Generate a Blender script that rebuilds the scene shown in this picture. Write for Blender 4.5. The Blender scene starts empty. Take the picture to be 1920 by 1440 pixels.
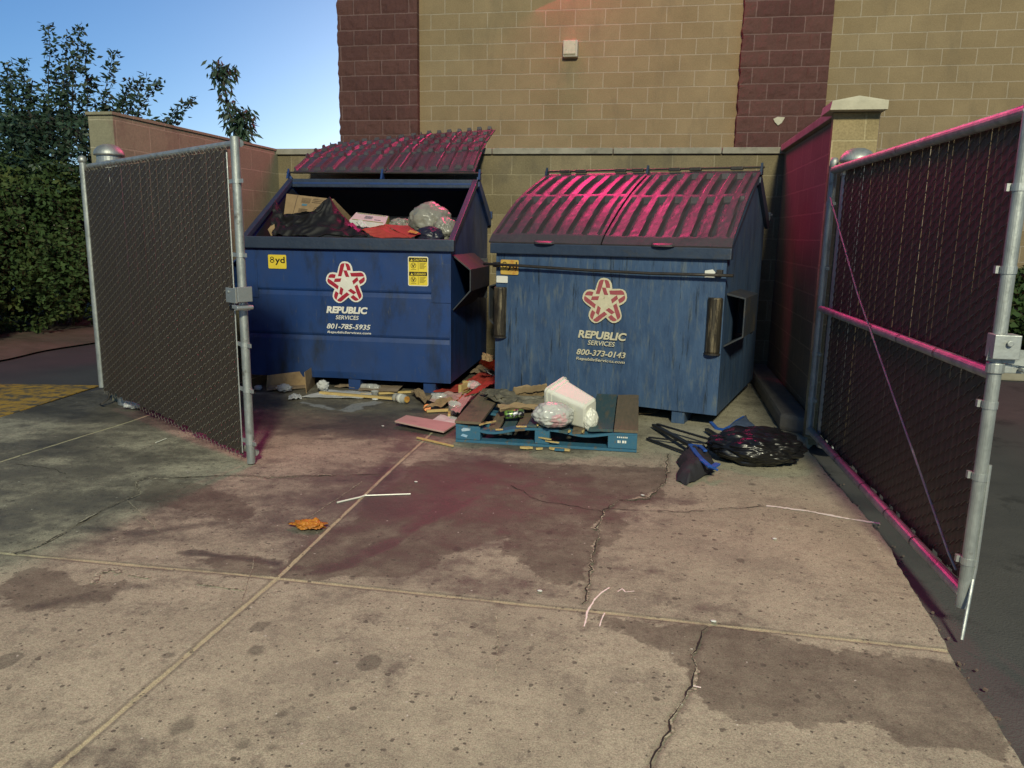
import bpy, bmesh, math, random
import numpy as np
from mathutils import Vector, Matrix, noise
rad = math.radians
random.seed(7)
scene = bpy.context.scene
col = scene.collection

# ------------------------------------------------------------ camera
CAM_H = 1.4
F_PX = 1442.0                      # focal length in pixels of a 1920 px wide frame
PITCH, ROLL, YAW = rad(11.13), rad(0.93), rad(-10.2)
fw = Vector((math.sin(YAW)*math.cos(PITCH), math.cos(YAW)*math.cos(PITCH), -math.sin(PITCH)))
rt0 = Vector((math.cos(YAW), -math.sin(YAW), 0)); up0 = rt0.cross(fw)
rt = rt0*math.cos(ROLL) + up0*math.sin(ROLL); up = -rt0*math.sin(ROLL) + up0*math.cos(ROLL)
cam_d = bpy.data.cameras.new('camera'); cam = bpy.data.objects.new('camera', cam_d); col.objects.link(cam)
cam.matrix_world = Matrix(((rt.x, up.x, -fw.x, 0), (rt.y, up.y, -fw.y, 0), (rt.z, up.z, -fw.z, CAM_H), (0, 0, 0, 1)))
cam_d.sensor_width = 36; cam_d.lens = 36*F_PX/1920; cam_d.clip_end = 500; cam_d.clip_start = 0.05
scene.camera = cam

# ------------------------------------------------------------ world (dusk sky, sun just above the horizon behind the building)
w = bpy.data.worlds.new('World'); scene.world = w; w.use_nodes = True
nt = w.node_tree; bg = nt.nodes['Background']
sky = nt.nodes.new('ShaderNodeTexSky'); sky.sky_type = 'NISHITA'; sky.sun_disc = False
sky.sun_elevation = rad(9.0); sky.sun_rotation = rad(-14); sky.air_density = 1.0; sky.dust_density = 0.8; sky.ozone_density = 5.0
sky.altitude = 1300
nt.links.new(sky.outputs[0], bg.inputs[0]); bg.inputs[1].default_value = 0.098

# ------------------------------------------------------------ lights: the parking lot lamp behind the camera, the red sign on the wall
def point(name, loc, energy, color, r):
    d = bpy.data.lights.new(name, 'POINT'); d.energy = energy; d.color = color; d.shadow_soft_size = r
    o = bpy.data.objects.new(name, d); o.location = loc; col.objects.link(o); return o
point('parking_lamp', (2.3, -8.5, 9.0), 8600, (1.0, 0.960, 0.69), 0.75)
ad = bpy.data.lights.new('red_sign_lamp', 'AREA'); ad.energy = 430; ad.color = (1.0, 0.02, 0.19); ad.shape = 'RECTANGLE'; ad.size = 6.0; ad.size_y = .9
ao = bpy.data.objects.new('red_sign_lamp', ad); col.objects.link(ao); ao.location = (-1.3, 10.92, 5.6)
ao.rotation_euler = Vector((.10, -.97, -.24)).to_track_quat('-Z', 'X').to_euler()
scene.view_settings.view_transform = 'Standard'; scene.view_settings.look = 'None'
scene.view_settings.exposure = 0.36; scene.view_settings.gamma = 1.0

# ------------------------------------------------------------ helpers
def ray(px, py):
    return rt*((px-960)/F_PX) + up*((720-py)/F_PX) + fw
def G(px, py, z=0.0):
    d = ray(px, py); t = (z-CAM_H)/d.z; return Vector((d.x*t, d.y*t, z))
def PY(px, py, Y):
    d = ray(px, py); t = Y/d.y; return Vector((d.x*t, Y, CAM_H + d.z*t))

class MB:
    def __init__(s): s.v = []; s.f = []; s.m = []
    def add(s, vs, fs, mi=0):
        o = len(s.v); s.v += [tuple(p) for p in vs]; s.f += [tuple(i+o for i in f) for f in fs]; s.m += [mi]*len(fs); return s
    def hexa(s, p, mi=0):   # 8 corners: bottom ring 0-3, top ring 4-7
        return s.add(p, [(3, 2, 1, 0), (4, 5, 6, 7), (0, 1, 5, 4), (1, 2, 6, 5), (2, 3, 7, 6), (3, 0, 4, 7)], mi)
    def box(s, c, d, rz=0, M=None, mi=0):
        x, y, z = [k/2 for k in d]; R = Matrix.Rotation(rz, 3, 'Z') if M is None else M; c = Vector(c)
        p = [c + R @ Vector(q) for q in ((-x,-y,-z),(x,-y,-z),(x,y,-z),(-x,y,-z),(-x,-y,z),(x,-y,z),(x,y,z),(-x,y,z))]
        return s.hexa(p, mi)
    def bb(s, x0, x1, y0, y1, z0, z1, mi=0):
        return s.box(((x0+x1)/2, (y0+y1)/2, (z0+z1)/2), (x1-x0, y1-y0, z1-z0), mi=mi)
    def bar(s, a, b, w_, t, upv=(0, 0, 1), mi=0):
        a = Vector(a); b = Vector(b); d = (b-a).normalized(); u = Vector(upv); sd = d.cross(u)
        if sd.length < 1e-4: sd = d.cross(Vector((1, 0, 0)))
        sd.normalize(); n = sd.cross(d)
        p = []
        for q in (a, b): p.append([q - sd*w_/2 - n*t/2, q + sd*w_/2 - n*t/2, q + sd*w_/2 + n*t/2, q - sd*w_/2 + n*t/2])
        v = p[0] + p[1]
        return s.add(v, [(0,1,2,3),(7,6,5,4),(0,4,5,1),(1,5,6,2),(2,6,7,3),(3,7,4,0)], mi)
    def tube(s, pts, r, n=10, cap=True, mi=0):
        pts = [Vector(p) for p in pts]; rs = r if isinstance(r, (list, tuple)) else [r]*len(pts)
        rings = []; prev = None
        for i, p in enumerate(pts):
            d = (pts[min(i+1, len(pts)-1)] - pts[max(i-1, 0)]).normalized()
            if prev is None:
                a = d.cross(Vector((0, 0, 1)))
                if a.length < 1e-3: a = d.cross(Vector((1, 0, 0)))
            else: a = prev - d*prev.dot(d)
            a.normalize(); prev = a; b = d.cross(a)
            rings.append([p + (a*math.cos(2*math.pi*k/n) + b*math.sin(2*math.pi*k/n))*rs[i] for k in range(n)])
        v = [q for rr in rings for q in rr]; f = []
        for i in range(len(pts)-1):
            for k in range(n): f.append((i*n+k, i*n+(k+1) % n, (i+1)*n+(k+1) % n, (i+1)*n+k))
        if cap: f += [tuple(range(n))[::-1], tuple((len(pts)-1)*n+k for k in range(n))]
        return s.add(v, f, mi)
    def lathe(s, c, prof, n=24, ax=None, mi=0):    # prof: (r,h) pairs; ax: 3x3 matrix with z as the axis
        c = Vector(c); R = ax or Matrix.Identity(3); v = []; f = []
        for (r, h) in prof:
            for k in range(n):
                t = 2*math.pi*k/n; v.append(c + R @ Vector((r*math.cos(t), r*math.sin(t), h)))
        for i in range(len(prof)-1):
            for k in range(n): f.append((i*n+k, i*n+(k+1) % n, (i+1)*n+(k+1) % n, (i+1)*n+k))
        if prof[0][0] > 1e-4: f.append(tuple(range(n))[::-1])
        if prof[-1][0] > 1e-4: f.append(tuple((len(prof)-1)*n+k for k in range(n)))
        return s.add(v, f, mi)
    def prism(s, poly, T, n, mi=0):                # poly: 3D points, extruded by vector T*n
        k = len(poly); a = [Vector(p) for p in poly]; b = [p + Vector(T)*n for p in a]
        return s.add(a+b, [tuple(range(k))[::-1], tuple(range(k, 2*k))] + [(i, (i+1) % k, (i+1) % k + k, i+k) for i in range(k)], mi)
    def grid(s, nx, ny, fn, thick=None, mi=0):     # fn(u,v)->point ; thick: vector offset of the under side
        v = [fn(i/nx, j/ny) for j in range(ny+1) for i in range(nx+1)]
        f = [(j*(nx+1)+i, j*(nx+1)+i+1, (j+1)*(nx+1)+i+1, (j+1)*(nx+1)+i) for j in range(ny) for i in range(nx)]
        if thick is not None:
            N = len(v); T = Vector(thick); v = v + [Vector(p) + T for p in v]
            f2 = [tuple(q+N for q in a[::-1]) for a in f]
            e = []
            ring = [i for i in range(nx+1)] + [(j)*(nx+1)+nx for j in range(1, ny+1)] + [ny*(nx+1)+i for i in range(nx-1, -1, -1)] + [j*(nx+1) for j in range(ny-1, 0, -1)]
            for a, b in zip(ring, ring[1:]+ring[:1]): e.append((b, a, a+N, b+N))
            f = f + f2 + e
        return s.add(v, f, mi)
    def build(s, name, mats, parent=None, bevel=0, smooth=False, loc=None):
        me = bpy.data.meshes.new(name); me.from_pydata(s.v, [], s.f)
        if not isinstance(mats, (list, tuple)): mats = [mats]
        for m in mats: me.materials.append(m)
        me.polygons.foreach_set('material_index', s.m)
        bm = bmesh.new(); bm.from_mesh(me); bmesh.ops.recalc_face_normals(bm, faces=bm.faces)
        if bevel: 
            es = [e for e in bm.edges if len(e.link_faces) == 2 and e.calc_face_angle(0) > 0.5]
            bmesh.ops.bevel(bm, geom=es, offset=bevel, segments=2, affect='EDGES', profile=0.6, clamp_overlap=True)
        bm.to_mesh(me); bm.free()
        if smooth: me.polygons.foreach_set('use_smooth', [True]*len(me.polygons))
        o = bpy.data.objects.new(name, me); col.objects.link(o)
        if parent: o.parent = parent
        elif loc: o.location = loc
        if parent and parent.get('wm') is None: pass
        return o
def tag(o, label=None, cat=None, group=None, kind=None):
    if label: o['label'] = label
    if cat: o['category'] = cat
    if group: o['group'] = group
    if kind: o['kind'] = kind
    return o
def thing(name, label, cat, loc=(0, 0, 0), rz=0, group=None):
    o = bpy.data.objects.new(name, None); o.empty_display_size = .1; col.objects.link(o); o.location = loc; o.rotation_euler = (0, 0, rz)
    return tag(o, label, cat, group)
def world_child(ob, parent):   # ob's mesh was written in world coordinates: keep it there
    M = Matrix.Translation(parent.location) @ parent.rotation_euler.to_matrix().to_4x4()
    ob.data.transform(M.inverted()); ob.parent = parent; return ob

# ------------------------------------------------------------ materials
def newmat(name):
    m = bpy.data.materials.new(name); m.use_nodes = True; return m, m.node_tree.nodes, m.node_tree.links, m.node_tree.nodes['Principled BSDF']
def N(ns, t, **kw):
    n = ns.new(t)
    for k, v in kw.items(): setattr(n, k, v)
    return n
def pm(name, c1, c2=None, rough=0.6, metal=0.0, scale=8, stretch=(1, 1, 1), bump=0.0, bscale=40, lo=.35, hi=.65, c3=None, s3=2.5, t3=(.55, .7), alpha=1, trans=0, st3=(1, 1, 1), rough2=None, spec=None, c4=None, s4=9, t4=(.62, .68), st4=(1, 1, 1)):
    m, ns, ls, b = newmat(name)
    if c2 is None: c2 = tuple(x*.75 for x in c1)
    tc = N(ns, 'ShaderNodeTexCoord'); mp = N(ns, 'ShaderNodeMapping'); mp.inputs['Scale'].default_value = stretch
    ls.new(tc.outputs['Object'], mp.inputs[0])
    n1 = N(ns, 'ShaderNodeTexNoise'); n1.inputs['Scale'].default_value = scale; n1.inputs['Detail'].default_value = 8; n1.inputs['Roughness'].default_value = .65
    ls.new(mp.outputs[0], n1.inputs['Vector'])
    r = N(ns, 'ShaderNodeMapRange'); r.inputs[1].default_value = lo; r.inputs[2].default_value = hi; ls.new(n1.outputs[0], r.inputs[0])
    mx = N(ns, 'ShaderNodeMix', data_type='RGBA'); mx.inputs[6].default_value = (*c1, 1); mx.inputs[7].default_value = (*c2, 1); ls.new(r.outputs[0], mx.inputs[0])
    out = mx.outputs[2]
    if c3:
        mp3 = N(ns, 'ShaderNodeMapping'); mp3.inputs['Scale'].default_value = st3; ls.new(tc.outputs['Object'], mp3.inputs[0])
        n3 = N(ns, 'ShaderNodeTexNoise'); n3.inputs['Scale'].default_value = s3; n3.inputs['Detail'].default_value = 9; n3.inputs['Roughness'].default_value = .7
        ls.new(mp3.outputs[0], n3.inputs['Vector'])
        r3 = N(ns, 'ShaderNodeMapRange'); r3.inputs[1].default_value = t3[0]; r3.inputs[2].default_value = t3[1]; ls.new(n3.outputs[0], r3.inputs[0])
        m3 = N(ns, 'ShaderNodeMix', data_type='RGBA'); ls.new(r3.outputs[0], m3.inputs[0]); ls.new(out, m3.inputs[6]); m3.inputs[7].default_value = (*c3, 1); out = m3.outputs[2]
    if c4:
        mp4 = N(ns, 'ShaderNodeMapping'); mp4.inputs['Scale'].default_value = st4; mp4.inputs['Location'].default_value = (3.3, 1.7, 9.1); ls.new(tc.outputs['Object'], mp4.inputs[0])
        n4 = N(ns, 'ShaderNodeTexNoise'); n4.inputs['Scale'].default_value = s4; n4.inputs['Detail'].default_value = 10; n4.inputs['Roughness'].default_value = .75
        ls.new(mp4.outputs[0], n4.inputs['Vector'])
        r4 = N(ns, 'ShaderNodeMapRange'); r4.inputs[1].default_value = t4[0]; r4.inputs[2].default_value = t4[1]; ls.new(n4.outputs[0], r4.inputs[0])
        m4 = N(ns, 'ShaderNodeMix', data_type='RGBA'); ls.new(r4.outputs[0], m4.inputs[0]); ls.new(out, m4.inputs[6]); m4.inputs[7].default_value = (*c4, 1); out = m4.outputs[2]
    ls.new(out, b.inputs['Base Color'])
    b.inputs['Metallic'].default_value = metal; b.inputs['Roughness'].default_value = rough
    if spec is not None: b.inputs['Specular IOR Level'].default_value = spec
    if rough2 is not None:
        rr = N(ns, 'ShaderNodeMapRange'); rr.inputs[3].default_value = rough; rr.inputs[4].default_value = rough2; ls.new(r.outputs[0], rr.inputs[0]); ls.new(rr.outputs[0], b.inputs['Roughness'])
    if bump:
        nb = N(ns, 'ShaderNodeTexNoise'); nb.inputs['Scale'].default_value = bscale; nb.inputs['Detail'].default_value = 6; ls.new(mp.outputs[0], nb.inputs['Vector'])
        bp = N(ns, 'ShaderNodeBump'); bp.inputs['Strength'].default_value = bump; bp.inputs['Distance'].default_value = .01; ls.new(nb.outputs[0], bp.inputs['Height']); ls.new(bp.outputs[0], b.inputs['Normal'])
    if alpha < 1: b.inputs['Alpha'].default_value = alpha
    if trans: b.inputs['Transmission Weight'].default_value = trans
    return m

def blockmat(name, c1, c2, mortar, z0, x0, bw=.4064, rh=.2032, ms=.008, axis='X', split=0.0, stain=None, bumpm=.5, var=.5, msmooth=.1, mmix=1.0):
    m, ns, ls, b = newmat(name)
    g = N(ns, 'ShaderNodeNewGeometry'); sp = N(ns, 'ShaderNodeSeparateXYZ'); ls.new(g.outputs['Position'], sp.inputs[0])
    ax = N(ns, 'ShaderNodeMath', operation='ADD'); ax.inputs[1].default_value = 100*bw - x0
    sx = N(ns, 'ShaderNodeMath', operation='ADD')
    if axis == 'X': ls.new(sp.outputs[0], sx.inputs[0]); sx.inputs[1].default_value = 0
    elif axis == 'Y': ls.new(sp.outputs[1], sx.inputs[0]); sx.inputs[1].default_value = 0
    else: ls.new(sp.outputs[0], sx.inputs[0]); ls.new(sp.outputs[1], sx.inputs[1])
    ls.new(sx.outputs[0], ax.inputs[0])
    az = N(ns, 'ShaderNodeMath', operation='ADD'); az.inputs[1].default_value = 100*rh - z0; ls.new(sp.outputs[2], az.inputs[0])
    cb = N(ns, 'ShaderNodeCombineXYZ'); ls.new(ax.outputs[0], cb.inputs[0]); ls.new(az.outputs[0], cb.inputs[1])
    # slight waviness of the joints
    wn = N(ns, 'ShaderNodeTexNoise'); wn.inputs['Scale'].default_value = 9; wn.inputs['Detail'].default_value = 3; ls.new(g.outputs['Position'], wn.inputs['Vector'])
    ws = N(ns, 'ShaderNodeVectorMath', operation='SUBTRACT'); ls.new(wn.outputs['Color'], ws.inputs[0]); ws.inputs[1].default_value = (.5, .5, .5)
    wm = N(ns, 'ShaderNodeVectorMath', operation='SCALE'); ls.new(ws.outputs[0], wm.inputs[0]); wm.inputs['Scale'].default_value = .012
    wa = N(ns, 'ShaderNodeVectorMath', operation='ADD'); ls.new(cb.outputs[0], wa.inputs[0]); ls.new(wm.outputs[0], wa.inputs[1])
    br = N(ns, 'ShaderNodeTexBrick'); ls.new(wa.outputs[0], br.inputs['Vector'])
    br.offset = .5; br.squash = 1
    for k, v in (('Scale', 1), ('Mortar Size', ms), ('Mortar Smooth', msmooth), ('Bias', 0), ('Brick Width', bw), ('Row Height', rh)): br.inputs[k].default_value = v
    br.inputs['Color1'].default_value = (*c1, 1); br.inputs['Color2'].default_value = (*c2, 1); br.inputs['Mortar'].default_value = (*mortar, 1)
    # blotches
    n1 = N(ns, 'ShaderNodeTexNoise'); n1.inputs['Scale'].default_value = 2.3; n1.inputs['Detail'].default_value = 10; n1.inputs['Roughness'].default_value = .7; ls.new(g.outputs['Position'], n1.inputs['Vector'])
    n2 = N(ns, 'ShaderNodeTexNoise'); n2.inputs['Scale'].default_value = 70; n2.inputs['Detail'].default_value = 5; ls.new(g.outputs['Position'], n2.inputs['Vector'])
    ad = N(ns, 'ShaderNodeMath', operation='ADD'); ls.new(n1.outputs[0], ad.inputs[0]); ls.new(n2.outputs[0], ad.inputs[1])
    mr = N(ns, 'ShaderNodeMapRange'); mr.inputs[1].default_value = .6; mr.inputs[2].default_value = 1.4; mr.inputs[3].default_value = 1-var*.5; mr.inputs[4].default_value = 1+var*.4; ls.new(ad.outputs[0], mr.inputs[0])
    ml = N(ns, 'ShaderNodeVectorMath', operation='SCALE'); ls.new(br.outputs[0], ml.inputs[0]); ls.new(mr.outputs[0], ml.inputs['Scale'])
    out = ml.outputs[0]
    if stain:   # dark weathering streaks with a shape of their own
        sc, thr, mpz = stain
        mp = N(ns, 'ShaderNodeMapping'); mp.inputs['Scale'].default_value = mpz; ls.new(g.outputs['Position'], mp.inputs[0])
        n4 = N(ns, 'ShaderNodeTexNoise'); n4.inputs['Scale'].default_value = 3; n4.inputs['Detail'].default_value = 10; n4.inputs['Roughness'].default_value = .7; ls.new(mp.outputs[0], n4.inputs['Vector'])
        m4 = N(ns, 'ShaderNodeMapRange'); m4.inputs[1].default_value = thr[0]; m4.inputs[2].default_value = thr[1]; m4.inputs[4].default_value = .8; ls.new(n4.outputs[0], m4.inputs[0])
        x4 = N(ns, 'ShaderNodeMix', data_type='RGBA'); ls.new(m4.outputs[0], x4.inputs[0]); ls.new(out, x4.inputs[6]); x4.inputs[7].default_value = (*sc, 1); out = x4.outputs[2]
    ls.new(out, b.inputs['Base Color']); b.inputs['Roughness'].default_value = .9; b.inputs['Specular IOR Level'].default_value = .25
    # bump: mortar recess + face grain
    vb = N(ns, 'ShaderNodeTexNoise'); vb.inputs['Scale'].default_value = 22 if split else 60; vb.inputs['Detail'].default_value = 9; vb.inputs['Roughness'].default_value = .75; ls.new(g.outputs['Position'], vb.inputs['Vector'])
    inv = N(ns, 'ShaderNodeMath', operation='MULTIPLY_ADD'); ls.new(br.outputs['Fac'], inv.inputs[0]); inv.inputs[1].default_value = -bumpm
    sc2 = N(ns, 'ShaderNodeMath', operation='MULTIPLY'); ls.new(vb.outputs[0], sc2.inputs[0]); sc2.inputs[1].default_value = 1.6 if split else .35; ls.new(sc2.outputs[0], inv.inputs[2])
    bp = N(ns, 'ShaderNodeBump'); bp.inputs['Strength'].default_value = .8; bp.inputs['Distance'].default_value = .010 if split else .008
    ls.new(inv.outputs[0], bp.inputs['Height']); ls.new(bp.outputs[0], b.inputs['Normal'])
    return m

TAN = (.325, .238, .128); TAN2 = (.355, .265, .148)
M = {}
M['tan_wall'] = blockmat('tan_painted_block', TAN, TAN2, (.47, .38, .26), 4.38, -3.25, var=.5, bumpm=.8, ms=.007, stain=((.21, .165, .10), (.55, .80), (1, 1, .35)))
M['brown_split'] = blockmat('brown_split_face_block', (.125, .058, .050), (.155, .075, .062), (.25, .155, .135), 4.38, -4.35+.2032, ms=.007, split=1, var=.5)
M['enc_back'] = blockmat('enclosure_block', (.20, .165, .095), (.26, .21, .125), (.32, .27, .17), 1.99, -1.70, ms=.006, var=.7, stain=((.11, .095, .07), (.5, .72), (1, 1, .6)))
M['enc_left'] = blockmat('enclosure_block_left', (.23, .215, .145), (.265, .245, .165), (.34, .31, .22), 1.99, 0, axis='Y', ms=.006, var=.5, stain=((.14, .10, .08), (.55, .75), (1, 1, .7)))
M['enc_right'] = blockmat('enclosure_block_right', (.17, .13, .10), (.19, .145, .11), (.26, .20, .15), 1.99, 0, axis='Y', ms=.006, var=.4)
M['enc_end'] = blockmat('enclosure_end_block', (.27, .21, .11), (.31, .245, .135), (.38, .31, .18), 2.03, 1.12, bw=.4, ms=.006, var=.8)
M['coping'] = pm('coping_concrete', (.36, .33, .26), (.25, .23, .18), rough=.9, scale=6, bump=.3, bscale=50, c3=(.14, .13, .10), s3=4, t3=(.55, .75))
M['cap'] = pm('cap_concrete', (.50, .46, .35), (.40, .37, .28), rough=.9, scale=7, bump=.3, bscale=60)
M['galv'] = pm('galvanised_steel', (.52, .54, .52), (.36, .38, .37), rough=.42, metal=.75, scale=14, bump=.1, bscale=60, rough2=.6)
M['galv_dull'] = pm('dull_galvanised_pipe', (.44, .46, .44), (.28, .30, .29), rough=.5, metal=.6, scale=18, bump=.15, bscale=90, c3=(.16, .15, .13), s3=9, t3=(.58, .7), stretch=(1, 1, .5))
M['slat'] = pm('brown_slat_plastic', (.050, .036, .026), (.036, .026, .019), rough=.55, scale=5, stretch=(8, 8, .7), c3=(.085, .066, .05), s3=2.2, t3=(.55, .8), st3=(6, 6, .6), bump=.1)
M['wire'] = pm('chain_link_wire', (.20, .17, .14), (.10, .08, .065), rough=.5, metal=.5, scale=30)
M['wire_l'] = pm('lit_chain_link_wire', (.40, .36, .28), (.22, .19, .15), rough=.45, metal=.6, scale=30)  # brighter copy of the wire, glints on the left gate put into its colour
M['blue_new'] = pm('glossy_blue_paint', (.016, .054, .195), (.013, .042, .145), rough=.38, rough2=.6, scale=3, stretch=(1, 1, .6), bump=.12, bscale=9, c3=(.014, .022, .034), s3=2.2, t3=(.50, .72), st3=(2.2, 2.2, .7), c4=(.085, .095, .11), s4=7, t4=(.60, .70), st4=(2.5, 2.5, .6))
M['blue_rim'] = pm('worn_blue_rim_paint', (.030, .048, .085), (.020, .036, .070), rough=.5, scale=10, c3=(.05, .045, .035), s3=6, t3=(.55, .75), bump=.2)
M['blue_old'] = pm('faded_blue_paint', (.060, .112, .210), (.026, .058, .130), rough=.5, scale=3.2, stretch=(2.4, 2.4, .8), lo=.32, hi=.68, bump=.2, bscale=30, c3=(.135, .160, .165), s3=5, t3=(.52, .74), st3=(5, 5, .8), c4=(.014, .026, .045), s4=4, t4=(.56, .64), st4=(7, 7, .45))
M['blue_grime'] = pm('grimy_blue_paint', (.022, .034, .055), (.035, .035, .035), rough=.6, scale=6, bump=.2, c3=(.08, .065, .045), s3=5, t3=(.52, .7))
M['steel_dark'] = pm('dark_steel', (.030, .028, .026), (.05, .042, .036), rough=.5, metal=.3, scale=20, bump=.2)
M['inside'] = pm('inside_shade', (.010, .016, .035), (.02, .02, .022), rough=.7, scale=4)  # near-black: the shade inside the bins is put into this colour
M['lid'] = pm('charcoal_lid_plastic', (.066, .058, .064), (.050, .044, .050), rough=.42, rough2=.52, scale=6, bump=.15, bscale=60, c3=(.030, .027, .030), s3=3.5, t3=(.52, .72))
M['rust_guard'] = pm('worn_steel_guard', (.10, .085, .06), (.035, .03, .026), rough=.42, metal=.6, scale=9, stretch=(5, 5, .6), c3=(.26, .21, .13), s3=7, t3=(.52, .62), st3=(4, 4, .5), bump=.3)
M['white_vinyl'] = pm('white_vinyl', (.80, .79, .73), (.72, .71, .65), rough=.5)
M['white_vinyl_old'] = pm('aged_white_vinyl', (.66, .61, .44), (.55, .50, .35), rough=.6, scale=20, c3=(.16, .13, .08), s3=22, t3=(.60, .68))
M['red_vinyl'] = pm('red_vinyl', (.40, .018, .045), (.34, .016, .04), rough=.5)
M['red_vinyl_old'] = pm('faded_red_vinyl', (.38, .085, .095), (.30, .06, .075), rough=.6, scale=20, c3=(.15, .06, .05), s3=18, t3=(.6, .7))
M['yellow_vinyl'] = pm('yellow_vinyl', (.80, .62, .05), (.72, .56, .05), rough=.5)
M['yellow_old'] = pm('rusty_yellow_vinyl', (.62, .42, .08), (.55, .35, .08), rough=.6, scale=12, c3=(.45, .16, .03), s3=9, t3=(.5, .6))
M['black_ink'] = pm('black_ink', (.012, .012, .012), rough=.5)
M['cardboard'] = pm('cardboard', (.34, .235, .125), (.28, .19, .10), rough=.85, scale=12, bump=.2, bscale=60, c3=(.20, .13, .07), s3=5, t3=(.55, .75))
M['cardboard_dk'] = pm('wet_cardboard', (.30, .225, .15), (.22, .165, .11), rough=.85, scale=8, bump=.3)
M['box_print'] = pm('box_print', (.12, .085, .055), rough=.8)
M['box_blue'] = pm('box_print_blue', (.10, .22, .30), rough=.8)
M['black_bag'] = pm('black_bag_plastic', (.010, .010, .012), (.006, .006, .007), rough=.30, scale=20, bump=.10, bscale=12, spec=.5)
M['matte_bag'] = pm('dull_black_bag', (.012, .012, .014), rough=.6, spec=.3, bump=.1, bscale=10)
M['grey_bag'] = pm('grey_clear_bag', (.30, .29, .24), (.22, .21, .18), rough=.30, scale=9, bump=.5, bscale=16)
M['white_plastic'] = pm('white_plastic', (.74, .74, .66), (.68, .68, .60), rough=.35)
M['clear_bag'] = pm('translucent_bag', (.55, .56, .52), (.42, .44, .42), rough=.22, scale=9, bump=.6, bscale=18, c3=(.60, .36, .38), s3=5, t3=(.55, .6))
M['wood'] = pm('raw_pine', (.56, .42, .17), (.46, .33, .13), rough=.75, scale=10, stretch=(1, 6, 6), bump=.2)
M['pallet_blue'] = pm('pallet_blue_paint', (.022, .115, .21), (.035, .13, .20), rough=.7, scale=9, stretch=(5, 1, 5), bump=.3, c3=(.13, .115, .08), s3=6, t3=(.56, .68), st3=(4, 1, 4))
M['pallet_blue_dk'] = pm('pallet_blue_top', (.030, .075, .095), (.045, .085, .09), rough=.75, scale=9, stretch=(6, 1, 6), bump=.3, c3=(.11, .10, .07), s3=5, t3=(.5, .66), st3=(5, .8, 4))
M['pallet_brown'] = pm('pallet_worn_board', (.17, .125, .08), (.12, .10, .065), rough=.8, scale=7, stretch=(7, 1, 7), bump=.4, c3=(.06, .05, .04), s3=4, t3=(.55, .7))
M['pink_board'] = pm('pinkish_laminate', (.50, .34, .30), (.44, .29, .26), rough=.6, scale=6, c3=(.30, .22, .19), s3=6, t3=(.6, .7))
M['red_card'] = pm('red_card', (.40, .050, .035), (.33, .04, .03), rough=.7, c3=(.20, .05, .04), s3=5, t3=(.58, .7))
M['orange_card'] = pm('orange_card', (.60, .13, .035), (.5, .10, .03), rough=.7)
M['paper'] = pm('white_paper', (.62, .62, .58), (.55, .55, .52), rough=.8)
M['paper_wet'] = pm('soggy_paper', (.52, .53, .53), (.40, .41, .43), rough=.8, bump=.2)
M['clear'] = pm('clear_plastic', (.7, .72, .7), rough=.15, alpha=.45, spec=.8)
M['kraft'] = pm('brown_paper_bag', (.30, .215, .12), (.24, .17, .095), rough=.85, bump=.4, bscale=20)
M['dark_wrap'] = pm('dark_crumpled_wrap', (.16, .145, .105), (.07, .065, .05), rough=.55, scale=14, bump=.5, bscale=25)
M['blue_plastic'] = pm('bright_blue_edging', (.020, .10, .42), (.015, .075, .32), rough=.4)
M['blue_dull'] = pm('dusty_blue_fabric', (.055, .085, .15), (.04, .06, .11), rough=.7, scale=14, bump=.3)
M['dark_fabric'] = pm('dark_fabric', (.022, .022, .030), (.016, .016, .020), rough=.8, scale=14, bump=.3)
M['black_frame'] = pm('black_frame', (.016, .016, .02), rough=.45)
M['can'] = pm('can_print', (.18, .34, .06), (.03, .03, .04), rough=.3, metal=.4, scale=20, lo=.48, hi=.52, c3=(.6, .6, .62), s3=16, t3=(.56, .58))
M['orange'] = pm('orange_plastic', (.80, .22, .02), rough=.5)
M['food'] = pm('orange_food_scrap', (.50, .20, .02), (.36, .12, .012), rough=.45, scale=30, bump=.5)
M['green_box'] = pm('green_print', (.22, .42, .08), rough=.6)
M['asphalt'] = pm('asphalt', (.050, .050, .050), (.075, .073, .070), rough=.9, scale=1.3, bump=.6, bscale=120, c3=(.028, .028, .028), s3=2.0, t3=(.55, .65))
M['asphalt_l'] = pm('side_pavement', (.075, .072, .075), (.050, .050, .056), rough=.85, scale=1.1, bump=.4, bscale=80)
M['dirt'] = pm('edge_dirt', (.16, .12, .10), (.10, .08, .06), rough=.95, scale=4, bump=.5)
M['yellow_paint'] = pm('worn_yellow_paint', (.42, .25, .035), (.34, .20, .03), rough=.8, scale=9, bump=.5, bscale=50, c3=(.09, .08, .06), s3=9, t3=(.46, .58))
M['bark'] = pm('bark', (.075, .055, .040), (.05, .038, .028), rough=.9, bump=.5)
M['leaf_hi'] = pm('sapling_leaves', (.045, .085, .045), (.030, .060, .034), rough=.55, scale=3)
M['leaf_mid'] = pm('hedge_leaves', (.060, .115, .028), (.034, .070, .018), rough=.8, scale=1.6, c3=(.12, .14, .03), s3=1.1, t3=(.5, .7))
M['leaf_dk'] = pm('hedge_shade', (.012, .022, .009), rough=.9)
M['kerb'] = pm('kerb_concrete', (.40, .36, .26), (.32, .29, .21), rough=.9, bump=.3)
M['kerb_dk'] = pm('stained_kerb', (.13, .12, .11), (.18, .165, .14), rough=.9, bump=.4, c3=(.07, .065, .06), s3=4)
M['crack_gap'] = pm('crack_gap', (.022, .019, .016), rough=.95)
M['crack_edge'] = pm('crack_edge', (.42, .39, .29), (.14, .12, .09), rough=.95, scale=70, lo=.42, hi=.58, bump=.5, bscale=90)
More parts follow.
